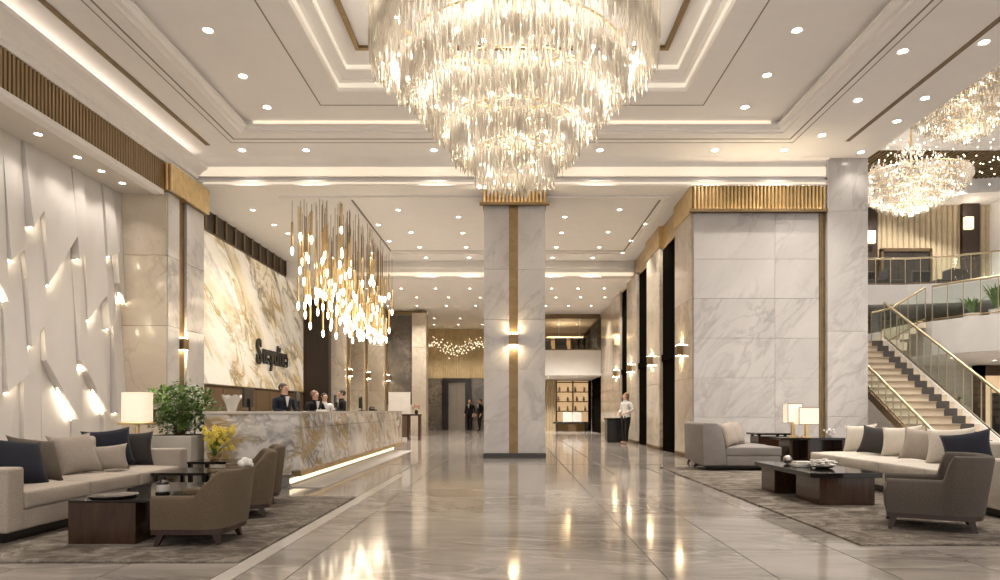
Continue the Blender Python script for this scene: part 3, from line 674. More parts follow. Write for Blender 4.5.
# mezzanine
mpts = [(11.85, 20.5), (11.95, 19.0), (12.3, 18.2), (13.0, 17.2), (14.2, 16.2), (16, 15.4), (20, 15.0)]
mz = struct('floor_mezzanine', 'white_paint', arcslab(mpts, 24, 2.72, 3.68))
balustrade('mezzanine_balustrade', [(x + .06, y + .06, 3.68) for x, y in mpts[1:]], 1.0, 'glass balustrade along the white mezzanine edge with plants behind', .45)
# stair
N_ST = 18; RISE = 3.02 / N_ST; RUN = .275; SY = 13.45; SX0, SX1 = 8.55, 10.2
stair = thing('staircase', (SX0, SY, 0), 'cream staircase with dark edge strip rising behind the right sofa', 'staircase', world=True)
for i in range(N_ST):
    y0 = SY + i * RUN; z = (i + 1) * RISE
    s = box(SX0, SX1, y0, y0 + RUN + .02, z - RISE + .002, z).build('step', 'step_cream', stair)
    box(SX1 - .42, SX1 - .14, y0 - .036, y0 + RUN - .02, z - RISE + .004, z + .014).build('edge_strip', 'step_dark', s, off=(SX0, SY, 0))
    s_ = s
    box(SX0, SX1 - .43, y0 - .03, y0 + RUN - .02, z - .035, z + .012).build('shadow_nosing', 'shadow_nosing', s, off=(SX0, SY, 0))  # dark colour paints the shadow line under each nosing
yt = SY + N_ST * RUN
pl_ = [(SY - .1, 0), (SY + .3, 0), (yt, 3.02 - .3), (yt, 3.02 + .12), (SY - .1, .18)]
MB().prism([(p[0], p[1]) for p in pl_], SX1, SX1 + .1, 'x').build('stringer', 'white_paint', stair)
MB().prism([(SY - .1, 0), (SY + .05, 0), (yt, 2.85), (yt, 3.05), (SY - .1, .12)], SX0 - .04, SX0, 'x').build('stringer', 'bronze', stair)
box(SX0, 10.9, yt, 21.0, 2.8, 3.02).build('landing', 'step_cream', stair)
for i in range(4): box(10.9 + i * .25, 10.9 + (i + 1) * .25 + (.02), 19.2, 21, 3.02 + i * .165, 3.02 + (i + 1) * .165).build('step', 'step_cream', stair)
sl_ = RISE / RUN
balustrade('stair_balustrade', [(SX1 + .05, SY - .05, .14), (SX1 + .05, yt - .05, 3.1)], 1.0, 'right glass stair balustrade with gold handrail descending from the landing', .33)
balustrade('stair_balustrade', [(SX0 - .05, SY - .05, .14), (SX0 - .05, SY + 2.6, 1.72)], .55, 'short left glass stair balustrade just behind the sofa pillows', .33)
balustrade('stair_balustrade', [(10.35, 19.2, 3.0), (10.9, 19.2, 3.12), (11.9, 19.2, 3.72)], .95, 'short glass balustrade of the upper flight up to the mezzanine', .33)
# under the mezzanine: wall with dark lit doorway
um = struct('wall_under_mezzanine', 'soffit', MB().box(XR, 20, 23.5, 23.7, 0, 2.72).box(SX0, 10.9, 21.0, 21.2, 0, 2.8))
dw = tag(bpy.data.objects.new('door_2', None), kind='structure'); C.objects.link(dw); dw.location = (16, 23.4, 0); dw['world'] = 1
a, b = at(976, 23.3), at(1015, 23.3)
MB().box(a, a + .3, 23.25, 23.5, 0, 2.7).box(b - .3, b, 23.25, 23.5, 0, 2.7).box(a, b, 23.25, 23.5, 2.35, 2.7).build('door_frame', 'brown_slat', dw)
box(a + .3, b - .3, 23.4, 23.5, 0, 2.35).build('lit_panel', 'shelf_glow', dw); box(a + .6, b - .3, 23.3, 23.42, 0, 1.75).build('door_leaf', 'black', dw)
for k, px in enumerate((921, 960)):
    t = thing('planter_tree', (at(px, 21.8), 21.8, 0), 'dark leafy plant behind the stair glass, %s from left' % sl_names[k], 'plant', 'plants behind the stair glass')
    MB().lathe([(.2, 0), (.26, .5), (.22, .5)], n=12).build('pot', 'black', t)
    f = MB(); rs = random.Random(k)
    for j in range(120):
        p = Vector((rs.gauss(0, .2), rs.gauss(0, .2), rs.uniform(.5, 1.6))); u = Vector((rs.uniform(-1, 1), rs.uniform(-1, 1), rs.uniform(-.2, 1))).normalized() * .12; v_ = u.cross(Vector((0, 0, 1))).normalized() * .035
        f.add([p - u, p + v_, p + u, p - v_], [(0, 1, 2, 3)])
    tag(f.build('foliage', 'leaf_dark', t), kind='stuff')

# ------------------------------------------------------------------ chandeliers
def rod_crystal(mb, x, y, zt_, ln, r, a):
    vs = [(x, y, zt_)]
    for zz in (zt_ - ln * .12, zt_ - ln * .85):
        vs += [(x + r * math.cos(a + j * math.pi / 2), y + r * math.sin(a + j * math.pi / 2), zz) for j in range(4)]
    vs.append((x, y, zt_ - ln))
    fs = [(0, 1 + (j + 1) % 4, 1 + j) for j in range(4)] + [(1 + j, 1 + (j + 1) % 4, 5 + (j + 1) % 4, 5 + j) for j in range(4)] + [(9, 5 + j, 5 + (j + 1) % 4) for j in range(4)]
    mb.add(vs, fs)
def chandelier(loc, tiers, ztop, label, rs, pitch=.05, power=(), bulb_r=.02, nb=1.0, rad=(.008, .016), nrow=5, step=.055, nm='crystal_chandelier'):
    """tiers: (radius, bottom, top, crystal length); every tier is a drum of hanging rods whose inner rows hang lower"""
    zlow = tiers[-1][1]
    t = thing(nm, (loc[0], loc[1], zlow), label, 'chandelier', world=True); x0, y0 = loc
    MB().tube([(x0, y0, zlow + .3), (x0, y0, ztop)], .03, 8).build('stem', 'gold', t)
    MB().lathe([(.35, ztop - .06), (.35, ztop)], (x0, y0, 0), 24).build('ceiling_plate', 'gold', t)
    bulb = MB().ball((0, 0, 0), bulb_r, 8, 6).mesh('bulb', 'bulb_glow', smooth=True)
    spokes = MB()
    for r, zb_, ztp, ln in tiers:
        c = MB()
        def ring(rr, ztop_, L):
            n = int(2 * math.pi * rr / pitch)
            for j in range(n):
                if rs.random() < .16: continue
                a = 2 * math.pi * (j + rs.random() * .8) / n; q_ = rr + rs.uniform(-.025, .025)
                rod_crystal(c, x0 + q_ * math.cos(a), y0 + q_ * math.sin(a), ztop_ + rs.uniform(-.05, .05), L * rs.uniform(.6, 1.2), rs.uniform(*rad), a)
        z = ztp
        while z - ln > zb_ + ln * .3:                      # drum wall
            ring(r, z, ln); ring(r - .03, z - ln * .4, ln); z -= ln * .62
        for j in range(nrow):                              # lower fringe stepping in and down
            rr = r - step * j - .01
            if rr > .04: ring(rr, zb_ + ln - (j * .022 - .05), ln * .95)
        tag(c.build('crystal_tier', 'crystal', t), kind='stuff')
        n = 40
        MB().tube([(x0 + (r - .06) * math.cos(2 * math.pi * j / n), y0 + (r - .06) * math.sin(2 * math.pi * j / n), ztp + .02) for j in range(n + 1)], .02, 5).build('ring', 'gold', t)
        for j in range(3): spokes.tube([(x0 + r * math.cos(j * math.pi / 3), y0 + r * math.sin(j * math.pi / 3), ztp + .02), (x0 - r * math.cos(j * math.pi / 3), y0 - r * math.sin(j * math.pi / 3), ztp + .02)], .01, 4)
        nn = max(3, int(r * 22 * nb))
        for j in range(nn):
            a = 2 * math.pi * (j + rs.random() * .8) / nn; q_ = max(.03, r - rs.uniform(.03, .26))
            o = link('bulb', bulb, t); o.location = (q_ * math.cos(a), q_ * math.sin(a), zb_ + (ztp - zb_) * rs.uniform(.1, .9) - zlow)
    tag(spokes.build('spokes', 'gold', t), kind='stuff')
    for x, y, z, e, rr in power: point(t, (x, y, z - zlow), e * .78, rr, (1, .89, .74))
    return t
rs = random.Random(11)
zb = lambda y: zt(y, 9.0)
tiers = [(1.90, zb(78), 6.75, .40), (1.50, zb(106), 5.85, .36), (1.16, zb(136), 5.45, .34), (.86, zb(162), 4.98, .32), (.55, zb(186), 4.62, .32)]
pw = [(1.2 * math.cos(k * 1.047), 1.2 * math.sin(k * 1.047), 6.2, 34, .25) for k in range(6)] + [(.8 * math.cos(k * 1.57), .8 * math.sin(k * 1.57), 5.55, 18, .2) for k in range(4)] + [(0, 0, 5.0, 28, .25), (0, 0, 4.55, 14, .15)]
chandelier((.03, 9.0), tiers, z3, 'huge tiered crystal chandelier hanging over the centre of the lobby', rs, .036, pw)
def bowl(r, z0, z1_): return [(r * (1 - (k / 6) ** 1.7) + .08, z1_ - (z1_ - z0) * (k + 1) / 7, z1_ - (z1_ - z0) * k / 7 + .05, .13) for k in range(7)]
chandelier((at(968, 14), 14.0), bowl(1.15, 6.72, 7.75), 9.0, 'crystal chandelier partly hidden behind the right ceiling edge', rs, .04, [(0, 0, 7.5, 40, .3), (0, 0, 7.05, 14, .2)], .016, .8, (.009, .016), 4, .07)
c3 = chandelier((at(911, 18), 18.0), bowl(1.32, 6.33, 7.35), 9.0, 'sparkling crystal chandelier above the staircase beside the marble pier', rs, .045, [(0, 0, 7.1, 30, .3), (0, 0, 6.7, 14, .2)], .018, .8, (.009, .016), 4, .08)
bst = MB()
for k in range(9):
    a = k * .7; cx_, cy_, cz_ = at(911, 18) + .95 * math.cos(a), 18 + .8 * math.sin(a), 7.5 + .2 * math.sin(k * 2.3)
    for j in range(110):
        d = Vector((rs.gauss(0, 1), rs.gauss(0, 1), rs.gauss(0, 1))).normalized(); r = rs.uniform(.15, .38)
        rod_crystal(bst, cx_ + d.x * r, cy_ + d.y * r, cz_ + d.z * r + .05, .1, .014, j)
tag(bst.build('crystal_bursts', 'crystal', c3), kind='stuff')
point(c3, (0, -.6, 1.35), 22, .2); point(c3, (.7, .3, 1.35), 12, .2)
spk = MB()
for i in range(170):
    a = rs.uniform(0, 6.28); r = 1.9 * math.sqrt(rs.random()); spk.ball((at(918, 18) + r * 1.25 * math.cos(a), 18 + r * math.sin(a), rs.uniform(7.3, 8.1)), .018, 5, 4)
tag(spk.build('sparkle_lights', 'spark_glow', c3), kind='stuff')

# ------------------------------------------------------------------ pendant lamps over the reception
def make_pendant():
    t = thing('pendant_lamp', (0, 0, 0), 'slim brass tube pendant with glowing crystal drop in the cluster over reception', 'pendant lamp', 'brass pendant cluster over the reception desk')
    MB().tube([(0, 0, .75), (0, 0, 1.0)], .006, 4).build('cord', 'gold_dark', t)
    MB().lathe([(.026, .12), (.03, .2), (.03, .74), (.016, .76)], n=8).build('tube', 'gold', t, smooth=True)
    MB().lathe([(.01, -.08), (.034, -.02), (.038, .05), (.026, .12)], n=8).build('drop', 'pendant_glow', t, smooth=True)
    return t
p0 = make_pendant(); rs = random.Random(21); first = True
for i in range(170):
    y = 16.35 + 6.85 * rs.random(); x = -4.8 + rs.uniform(-.8, .8)
    u = (y - 16.4) / 6.6
    lo = 3.95 - .75 * min(1, u * 3) + .25 * u; z = lo + (rs.random() ** 1.5) * 1.9 * (1 - .25 * u)
    o = p0 if first else dup(p0); first = False
    o.location = (x, y, z); s = rs.uniform(.75, 1.25)
    o['label'] = 'slim brass pendant with glowing drop, hung %s in %s third of the reception cluster' % ('low' if z < 4.1 else 'high', ('nearest', 'middle', 'farthest')[min(2, int(u * 3))])
    cord = [c for c in o.children if c.name.startswith('cord')][0]
    zc0 = .75; zc1 = ZL - z                 # the cord reaches the ceiling
    cord.scale = (1, 1, (zc1 - zc0) / .25); cord.location = (0, 0, zc0 - .75 * (zc1 - zc0) / .25)
pa = thing('pendant_canopy', (-4.85, 19.7, ZL - .03), 'flat ceiling plate carrying the pendant cluster over reception', 'ceiling plate')
box(-.85, .85, -3.4, 3.4, 0, .03).build('plate', 'ceiling_paint', pa)

# ------------------------------------------------------------------ downlights
dl_ring = MB().lathe([(.065, 0), (.085, -.004), (.09, -.012), (.085, 0)], n=16, caps=False).mesh('trim_ring', 'white_paint')
dl_lens = MB().lathe([(.065, -.003), (.065, -.006)], n=16).mesh('lens', 'downlight_glow')
def downlight(p, label, group, sc=1.0, power=None):
    t = thing('ceiling_downlight', (p[0], p[1], p[2]), label, 'downlight', group)
    for nm, me in (('trim_ring', dl_ring), ('lens', dl_lens)):
        o = link(nm, me, t); o.scale = (sc, sc, sc)
    if power: spot(t, (0, 0, -.04), power)
    return t
for px, py, od in ((208, 30, 'nearest'), (243, 76, 'middle'), (267, 107, 'farthest'), (797, 30, 'nearest'), (767, 75, 'middle'), (745, 107, 'farthest')):
    downlight(atz(px, py, z1), '%s of three visible downlights in the recessed tray %s of the big chandelier' % (od, 'left' if px < 500 else 'right'), 'tray downlights ' + ('left' if px < 500 else 'right'), 1.0, SPOT_W)
for px, py, od in ((903, 51, 'nearest'), (858, 100, 'middle'), (822, 135, 'farthest')):
    downlight(atz(px, py, ZC), od + ' downlight in the right ceiling border, chandelier side of the dark vent strip', 'right border downlights', 1.0, SPOT_W)
for px, py, od in ((984, 42, 'nearest'), (925, 98, 'second nearest'), (897, 121, 'third nearest'), (861, 152, 'farthest')):
    downlight(atz(px, py, ZC), od + ' downlight near the right ceiling edge, outside the dark vent strip', 'edge downlights', 1.0, SPOT_W if py < 150 else 25)
for px, od in ((242, 'first'), (306, 'second'), (434, 'third'), (600, 'fourth'), (715, 'fifth'), (784, 'sixth')):
    downlight(atz(px, 150, ZC), 'round downlight in the far ceiling border before the lintel, %s from left' % od, 'far border downlights', 1.0, SPOT_W * .55)
# the same grid goes on over and behind the camera
for y in (-3, 1.5):
    for x in (-4.8, -1.6, 1.6, 4.8): downlight((x, y, ZC), 'round downlight in the near ceiling border', 'near border downlights', 1.0, SPOT_W)
for y in (5.0, 7.2, 9.4):
    for x in (-4.75, 4.75): downlight((x, y, z1), 'round downlight in the recessed tray %s of the big chandelier' % ('left' if x < 0 else 'right'), 'tray downlights ' + ('left' if x < 0 else 'right'), 1.0, SPOT_W)
for px, py, od in ((29, 134, 'nearest'), (66, 157, 'second'), (90, 171, 'third'), (110, 183, 'fourth'), (135, 196, 'farthest')):
    p = atz(px, py, 5.75)
    downlight((-7.9, p[1], 5.75), 'round downlight in the white soffit above the faceted wall, %s of those in view' % od, 'soffit downlights', .8, SPOT_W * .16)
for y in (6.5, 8.2, 9.8): downlight((-7.9, y, 5.75), 'round downlight in the white soffit above the faceted wall', 'soffit downlights', .8, SPOT_W * .16)
LA = [(430, 87), (372, 130), (467, 152), (403, 177), (492, 195), (428, 213), (510, 225), (605, 107), (617, 154), (627, 195), (635, 225), (525, 248), (458, 247), (640, 248), (8, 87), (185, 85), (217, 118), (300, 203), (323, 232), (70, 130), (110, 155)]
RA = [(188, 107), (347, 86), (418, 127), (178, 153), (313, 151), (380, 176), (163, 195), (288, 195), (355, 211), (153, 225), (268, 225), (145, 248), (250, 248), (320, 248)]
for k, (cx, cy) in enumerate(LA):
    p = atz(250 + cx / 2.9, 180 + cy / 2.9, ZL)
    lab = 'small downlight in the rear ceiling left of the central pillar' if p[0] > -4 else 'small downlight in the ceiling strip above the reception'
    if p[1] < 23.2: downlight(p, lab, lab[6:], .8, SPOT_W * .8)
for k, (cx, cy) in enumerate(RA):
    p = atz(500 + cx / 2.9, 180 + cy / 2.9, ZL)
    if p[1] < 23.2: downlight(p, 'small downlight in the rear ceiling right of the central pillar', 'rear right downlights', .8, SPOT_W * .8)
for x in (-5.5, -4.2, -2.9, -1.6, 1.5, 2.5, 3.5):
    for y in (25.3, 27.3, 29.5, 33.5, 36.0):
        if y > 31 and x < -4.5: continue
        downlight((x + (.3 if y in (27.3, 33.5) else 0), y, 5.76), 'tiny downlight in the far low ceiling %s of the central pillar' % ('left' if x < 0 else 'right'), 'far downlights ' + ('left' if x < 0 else 'right'), .7, SPOT_W * 1.3 if y in (25.3, 29.5, 36.0) else None)
for x in (1.8, 3.2):
    for y in (33.2, 34.8): downlight((x, y, 2.80), 'small fill downlight added under the far gallery before the shop', 'added shop downlights', .7, 320)  # lamps added to brighten the dark shop interior
for x, y in ((9.5, 17.5), (12, 18.6), (14.5, 14), (11, 12), (12, 16)): downlight((x, y, 9.0), 'round fill downlight in the tall atrium ceiling', 'atrium fill downlights', 1.0, SPOT_W * 2.6)  # more added here to brighten the white fascias and the stair
for x in (11.5, 13.5, 15.5, 17.5): downlight((x, 26.3, 10.3), 'added fill downlight in the slatted ceiling over the uppermost gallery', 'added gallery downlights', 1.0, SPOT_W * 4)  # lamps added above the gallery to light its dim back wall
for x, y in ((14.3, 18), (16, 18), (13.2, 20), (15.2, 21), (17, 21)): downlight((x, y, 2.72), 'round downlight under the white mezzanine', 'mezzanine downlights', .9, SPOT_W * 1.4)

# ------------------------------------------------------------------ rugs
tag(box(-6.2, -2.05, 5.0, 8.75, 0, .018).build('rug', 'rug', bevel=.006), 'mottled brown-grey rug under the left seating group', 'rug')
tag(box(2.95, 7.2, 5.64, 13.35, 0, .018).build('rug', 'rug', bevel=.006), 'mottled brown-grey rug under the right seating group', 'rug')
RZ = .018

# ------------------------------------------------------------------ soft furniture helpers
def rbox(x0, x1, y0, y1, z0, z1, name, mat, parent, r=.04, puff=0.0):
    """upholstered block: bevelled box, optionally crowned"""
    bm = bmesh.new(); n = 4
    me = box(x0, x1, y0, y1, z0, z1).mesh(name, None)
    bm.from_mesh(me); bpy.data.meshes.remove(me)
    if puff:
        bmesh.ops.subdivide_edges(bm, edges=bm.edges[:], cuts=5, use_grid_fill=True)
        cx, cy, cz = (x0 + x1) / 2, (y0 + y1) / 2, (z0 + z1) / 2; hx, hy, hz = (x1 - x0) / 2, (y1 - y0) / 2, (z1 - z0) / 2
        for v in bm.verts:
            u, q, s = (v.co.x - cx) / hx, (v.co.y - cy) / hy, (v.co.z - cz) / hz
            v.co.z += puff * (1 - u ** 4) * (1 - q ** 4) * (1 if s > 0 else 0) * max(0, s)
            v.co.x += puff * .5 * u * (1 - q ** 4) * (1 - s ** 2); v.co.y += puff * .5 * q * (1 - u ** 4) * (1 - s ** 2)
    ed = [e for e in bm.edges if len(e.link_faces) == 2 and e.calc_face_angle(0) > 1.0]
    bmesh.ops.bevel(bm, geom=ed, offset=r, segments=3, profile=.6, affect='EDGES', clamp_overlap=True)
    bmesh.ops.recalc_face_normals(bm, faces=bm.faces)
    me = bpy.data.meshes.new(name); bm.to_mesh(me); bm.free(); me.materials.append(M[mat])
    me.polygons.foreach_set('use_smooth', [True] * len(me.polygons)); me.set_sharp_from_angle(angle=R(60))
    return link(name, me, parent)
def sofa(name, loc, rz, L, D, mat, label, nseat=3, arms=(True, True), back_h=.74, arm_h=.64, arm_w=.2, cushmat=None, zlo=.09, seat_h=.43, nback=None):
    """length along local y, facing local +x, origin at the centre of the footprint"""
    t = thing(name, loc, label, 'sofa', None, rz)
    h = D / 2; l = L / 2
    box(-h + .06, h - .06, -l + .06, l - .06, 0, zlo).build('plinth', 'black', t)
    rbox(-h, h, -l, l, zlo, .27, 'base', mat, t, .02)
    rbox(-h, -h + .22, -l, l, .27, back_h, 'backrest', mat, t, .04)
    y0, y1 = -l, l
    if arms[0]: rbox(-h - .01, h + .015, -l - .008, -l + arm_w, zlo, arm_h, 'arm', mat, t, .03); y0 += arm_w
    if arms[1]: rbox(-h - .01, h + .015, l - arm_w, l + .008, zlo, arm_h, 'arm', mat, t, .03); y1 -= arm_w
    for k in range(nseat):
        a, b = y0 + (y1 - y0) * k / nseat, y0 + (y1 - y0) * (k + 1) / nseat
        rbox(-h + .2, h + .02, a + .006, b - .006, .27, seat_h - .01, 'seat_cushion', mat, t, .045, .025)
    nb = nback or nseat
    for k in range(nb):
        a, b = y0 + (y1 - y0) * k / nb, y0 + (y1 - y0) * (k + 1) / nb
        o = rbox(-.11, .11, -(b - a) / 2 + .015, (b - a) / 2 - .015, -.22, .22, 'back_cushion', cushmat or mat, t, .07, .0)
        o.location = (-h + .30, (a + b) / 2, seat_h + .17); o.rotation_euler = (0, R(-12), 0)
    return t
def pillow(loc, w_, h_, t_, mat, label, rz=0, tilt=20, roll=0, group=None):
    """throw pillow standing on its lower edge: w along local y, h up, leaning back by tilt degrees; faces local +x"""
    n = 12; vs = []; fs = []
    def prof(u, v): return t_ * ((1 - abs(u) ** 2.6) * (1 - abs(v) ** 2.6)) ** .55
    for s in (1, -1):
        for i in range(n + 1):
            for j in range(n + 1):
                u, v = -1 + 2 * i / n, -1 + 2 * j / n
                k = 1 - .13 * (1 - abs(v) ** 2) * abs(u) ** 3; k2 = 1 - .13 * (1 - abs(u) ** 2) * abs(v) ** 3
                vs.append((s * prof(u, v), u * w_ / 2 * k, h_ / 2 + v * h_ / 2 * k2))
    m = (n + 1) ** 2
    for s in (0, 1):
        for i in range(n):
            for j in range(n):
                q = [s * m + i * (n + 1) + j, s * m + (i + 1) * (n + 1) + j, s * m + (i + 1) * (n + 1) + j + 1, s * m + i * (n + 1) + j + 1]
                fs.append(tuple(q if s == 0 else q[::-1]))
    mb = MB(); mb.add(vs, fs); me = mb.mesh('throw_pillow', mat)
    bm = bmesh.new(); bm.from_mesh(me); bmesh.ops.remove_doubles(bm, verts=bm.verts, dist=.0005); bmesh.ops.recalc_face_normals(bm, faces=bm.faces); bm.to_mesh(me); bm.free()
    me.polygons.foreach_set('use_smooth', [True] * len(me.polygons))
    o = link('throw_pillow', me); tag(o, label, 'pillow', group)
    o.matrix_world = Matrix.Translation(loc) @ Matrix.Rotation(rz, 4, 'Z') @ Matrix.Rotation(R(-tilt), 4, 'Y') @ Matrix.Rotation(R(roll), 4, 'X')
    return o
def armchair(name, loc, rz, label, mat, W=.72, D=.68, arm_h=.43, back_h=.64, th=.10, soft=.30, lean=.06, legh=.10, group=None, sharp=False):
    """tub armchair facing local +x: one wrapped shell, seat cushion, wooden apron, four splayed legs"""
    t = thing(name, loc, label, 'armchair', group, rz)
    hw, hd = W / 2, D / 2; r = min(hw, hd) * .62
    path = []
    for k in range(24): path.append((hd - (2 * hd - r) * k / 23, -hw, 0, -1))
    for k in range(1, 8):
        a = -math.pi / 2 - math.pi / 2 * k / 8; path.append((-hd + r + r * math.cos(a), -hw + r + r * math.sin(a), math.cos(a), math.sin(a)))
    for k in range(7): path.append((-hd, -hw + r + (2 * hw - 2 * r) * k / 6, -1, 0))
    for k in range(1, 8):
        a = math.pi - math.pi / 2 * k / 8; path.append((-hd + r + r * math.cos(a), hw - r + r * math.sin(a), math.cos(a), math.sin(a)))
    for k in range(24): path.append((-hd + r + (2 * hd - r) * k / 23, hw, 0, 1))
    x_hi = -hd + (.07 if not sharp else .30); x_lo = x_hi + (.20 if not sharp else .045)
    vs = []; fs = []; z0 = legh + .045; m = 8
    for x, y, nx, ny in path:
        s = min(1, max(0, (x_lo - x) / (x_lo - x_hi))); s = s * s * (3 - 2 * s); h = arm_h + (back_h - arm_h) * s
        ln = lean * s; e = .03
        def pt(off, z):
            k = (z - z0) / (back_h - z0); return (x - nx * off - ln * k * (1 if nx < 0 else .4), y - ny * off + ny * ln * k * .5, z)
        vs += [pt(.0, z0), pt(0, z0 + (h - z0) * .5), pt(0, h - e), pt(e * .4, h - e * .3), pt(th * .5, h), pt(th - e * .4, h - e * .3), pt(th, h - e), pt(th, z0)]
    k = len(path)
    for i in range(k - 1):
        for j in range(m): fs.append((i * m + j, i * m + (j + 1) % m, (i + 1) * m + (j + 1) % m, (i + 1) * m + j))
    fs += [tuple(range(m))[::-1], tuple(range((k - 1) * m, k * m))]
    MB().add(vs, fs).build('shell', mat, t, smooth=True)
    rbox(-hd + th * .8, hd + .01, -hw + th, hw - th, z0, arm_h - .08, 'seat_cushion', mat, t, .04, .02)
    ap = [(x - nx * .012, y - ny * .012) for x, y, nx, ny in path]
    MB().prism(ap, legh, z0 + .002).build('apron', 'leg_wood', t)
    for sx in (-1, 1):
        for sy in (-1, 1):
            bx_, by_ = sx * (hd - .06) + (.06 if sx < 0 else 0), sy * (hw - .07 - (.07 if sx < 0 else 0))
            a = .03; b = .016; ex, ey = bx_ + sx * .035, by_ + sy * .02
            vs = [(bx_ - a, by_ - a, legh), (bx_ + a, by_ - a, legh), (bx_ + a, by_ + a, legh), (bx_ - a, by_ + a, legh), (ex - b, ey - b, 0), (ex + b, ey - b, 0), (ex + b, ey + b, 0), (ex - b, ey + b, 0)]
            MB().add(vs, [(0, 1, 2, 3), (7, 6, 5, 4), (0, 4, 5, 1), (1, 5, 6, 2), (2, 6, 7, 3), (3, 7, 4, 0)]).build('leg', 'leg_wood', t)
    return t

# ------------------------------------------------------------------ left seating
sofa('sofa', (-4.78, 7.15, RZ), 0, 3.1, 1.06, 'sofa_beige', 'long light beige sofa before the white faceted wall', 3, (True, True), .78, .64, .2)
sx = -4.78 - .53
pl_side = [
    ('pillow_navy', (-4.52, 6.14, .455), .56, .50, .09, -18, 32, -10, 'dark navy pillow nearest the camera on the left beige sofa'),
    ('pillow_taupe', (-4.60, 6.52, .455), .50, .48, .09, -12, 28, -10, 'taupe pillow leaning behind the nearest navy pillow, left beige sofa'),
    ('pillow_beige', (-4.64, 7.22, .455), .50, .48, .09, -22, 26, 3, 'square beige pillow left of the lumbar pillow on the left sofa'),
    ('pillow_navy', (-4.78, 7.98, .455), .52, .50, .09, -52, 20, 6, 'large navy pillow behind the beige lumbar pillow on the left sofa'),
    ('pillow_beige', (-4.62, 7.60, .455), .48, .31, .08, -50, 18, 3, 'low wide beige lumbar pillow in front of the navy pillow'),
    ('pillow_charcoal', (-4.74, 8.34, .455), .46, .44, .09, -60, 16, 0, 'charcoal pillow against the far arm of the left beige sofa')]
for mt, p, w_, h_, t_, rz, ti, ro, lb in pl_side: pillow(p, w_, h_, t_, mt, lb, R(rz), ti, ro)
# coffee table with box pedestals
def coffee_table(loc, W, D, H, label, peds, rz=0, top='black_gloss', th=.06):
    t = thing('coffee_table', loc, label, 'coffee table', rz=rz)
    box(-W / 2, W / 2, -D / 2, D / 2, H - th, H).build('tabletop', top, t, bevel=.004)
    for a, b, c, d in peds: box(a, b, c, d, 0, H - th).build('pedestal', 'walnut', t, bevel=.004)
    return t
coffee_table((-3.3, 6.33, RZ), .9, 1.4, .37, 'dark walnut coffee table with glossy black top before the left sofa', [(-.449, .12, -.699, -.2), (-.1, .44, .1, .66)], th=.02)
ti = tag(MB().lathe([(.10, 0), (.19, .006), (.20, .02), (.185, .02), (.10, .008)], n=24).build('glass_tray', 'dark_stone', smooth=True), 'flat dark glossy tray on the left walnut coffee table', 'tray'); ti.location = (-3.50, 5.85, RZ + .371)
pot = thing('candle_holder', (-3.10, 5.92, RZ + .371), 'small black and cream lidded candle pot on the left coffee table', 'candle holder')
MB().lathe([(.05, 0), (.06, .01), (.06, .035), (.05, .04)], n=14).build('base', 'black', pot, smooth=True)
MB().lathe([(.048, .04), (.052, .06), (.052, .10), (.045, .105)], n=14).build('glass', 'ceramic', pot, smooth=True)
MB().lathe([(.055, .105), (.055, .12), (.02, .14)], n=14).build('lid', 'black', pot, smooth=True)
MB().tube([(.0, -.05, .12), (0, -.03, .165), (0, .03, .165), (0, .05, .12)], .006, 6).build('handle', 'black', pot)
armchair('tub_armchair', (-2.68, 5.83, RZ), R(180), 'brown-taupe tub armchair nearest the camera, before the left coffee table', 'chair_taupe', .68, .60, .42, .63)
armchair('tub_armchair', (-2.92, 7.2, RZ), R(205), 'brown-taupe tub armchair in the middle of the left row', 'chair_taupe', .68, .60, .48, .70)
armchair('tub_armchair', (-3.16, 8.15, RZ), R(205), 'brown-taupe tub armchair at the far end of the left row', 'chair_taupe', .68, .60, .48, .70)
nk = MB(); rs = random.Random(2)
for i in range(9): nk.ball((rs.uniform(-.03, .03), rs.uniform(-.05, .05), .02 + rs.uniform(0, .05)), rs.uniform(.025, .04), 8, 6)
o = tag(nk.build('white_cloth', 'paper', smooth=True), 'crumpled white cloth on the back of the nearest brown armchair', 'cloth'); o.location = (-2.385, 5.98, RZ + .615)
lt = thing('low_table', (-3.9, 8.1, RZ), 'small black side table between the left sofa and the armchairs', 'side table')
box(-.3, .35, -.35, .35, .37, .40).build('tabletop', 'black_gloss', lt)
for a in (-.25, .3):
    for b in (-.3, .3): box(a - .02, a + .02, b - .02, b + .02, 0, .37).build('leg', 'black', lt)
# side table with yellow orchids
stb = thing('side_table', (-3.92, 9.25, 0), 'black glossy side table with yellow flowers before the reception desk', 'side table')
box(-.47, .60, -.3, .3, .42, .455).build('tabletop', 'black_gloss', stb)
for a in (-.42, .55):
    for b in (-.25, .25): box(a - .025, a + .025, b - .025, b + .025, 0, .42).build('leg', 'black', stb)
fl = thing('flower_vase', (-4.13, 9.25, .455), 'low bowl of yellow orchids on the black side table', 'flowers')
MB().lathe([(.05, 0), (.09, .05), (.10, .10), (.08, .10)], n=14).build('bowl', 'glass_warm', fl, smooth=True)
rs = random.Random(4); fm = MB(); sm = MB()
for i in range(30):
    a = rs.uniform(0, 6.28); r = rs.uniform(.03, .2); tip = (r * math.cos(a), r * math.sin(a), rs.uniform(.2, .44)); sm.tube([(0, 0, .05), (tip[0] * .5, tip[1] * .5, tip[2] * .7), tip], .005, 4)
    for j in range(4):
        c = (tip[0] + rs.uniform(-.05, .05), tip[1] + rs.uniform(-.05, .05), tip[2] + rs.uniform(-.08, .05))
        for q in range(5):
            b = q * 1.257 + a; fm.ball((c[0] + .018 * math.cos(b), c[1] + .008, c[2] + .018 * math.sin(b)), .016, 5, 4, (1, .5, 1))
tag(fm.build('petals', 'yellow_petal', fl), kind='stuff'); tag(sm.build('stems', 'leaf', fl), kind='stuff')
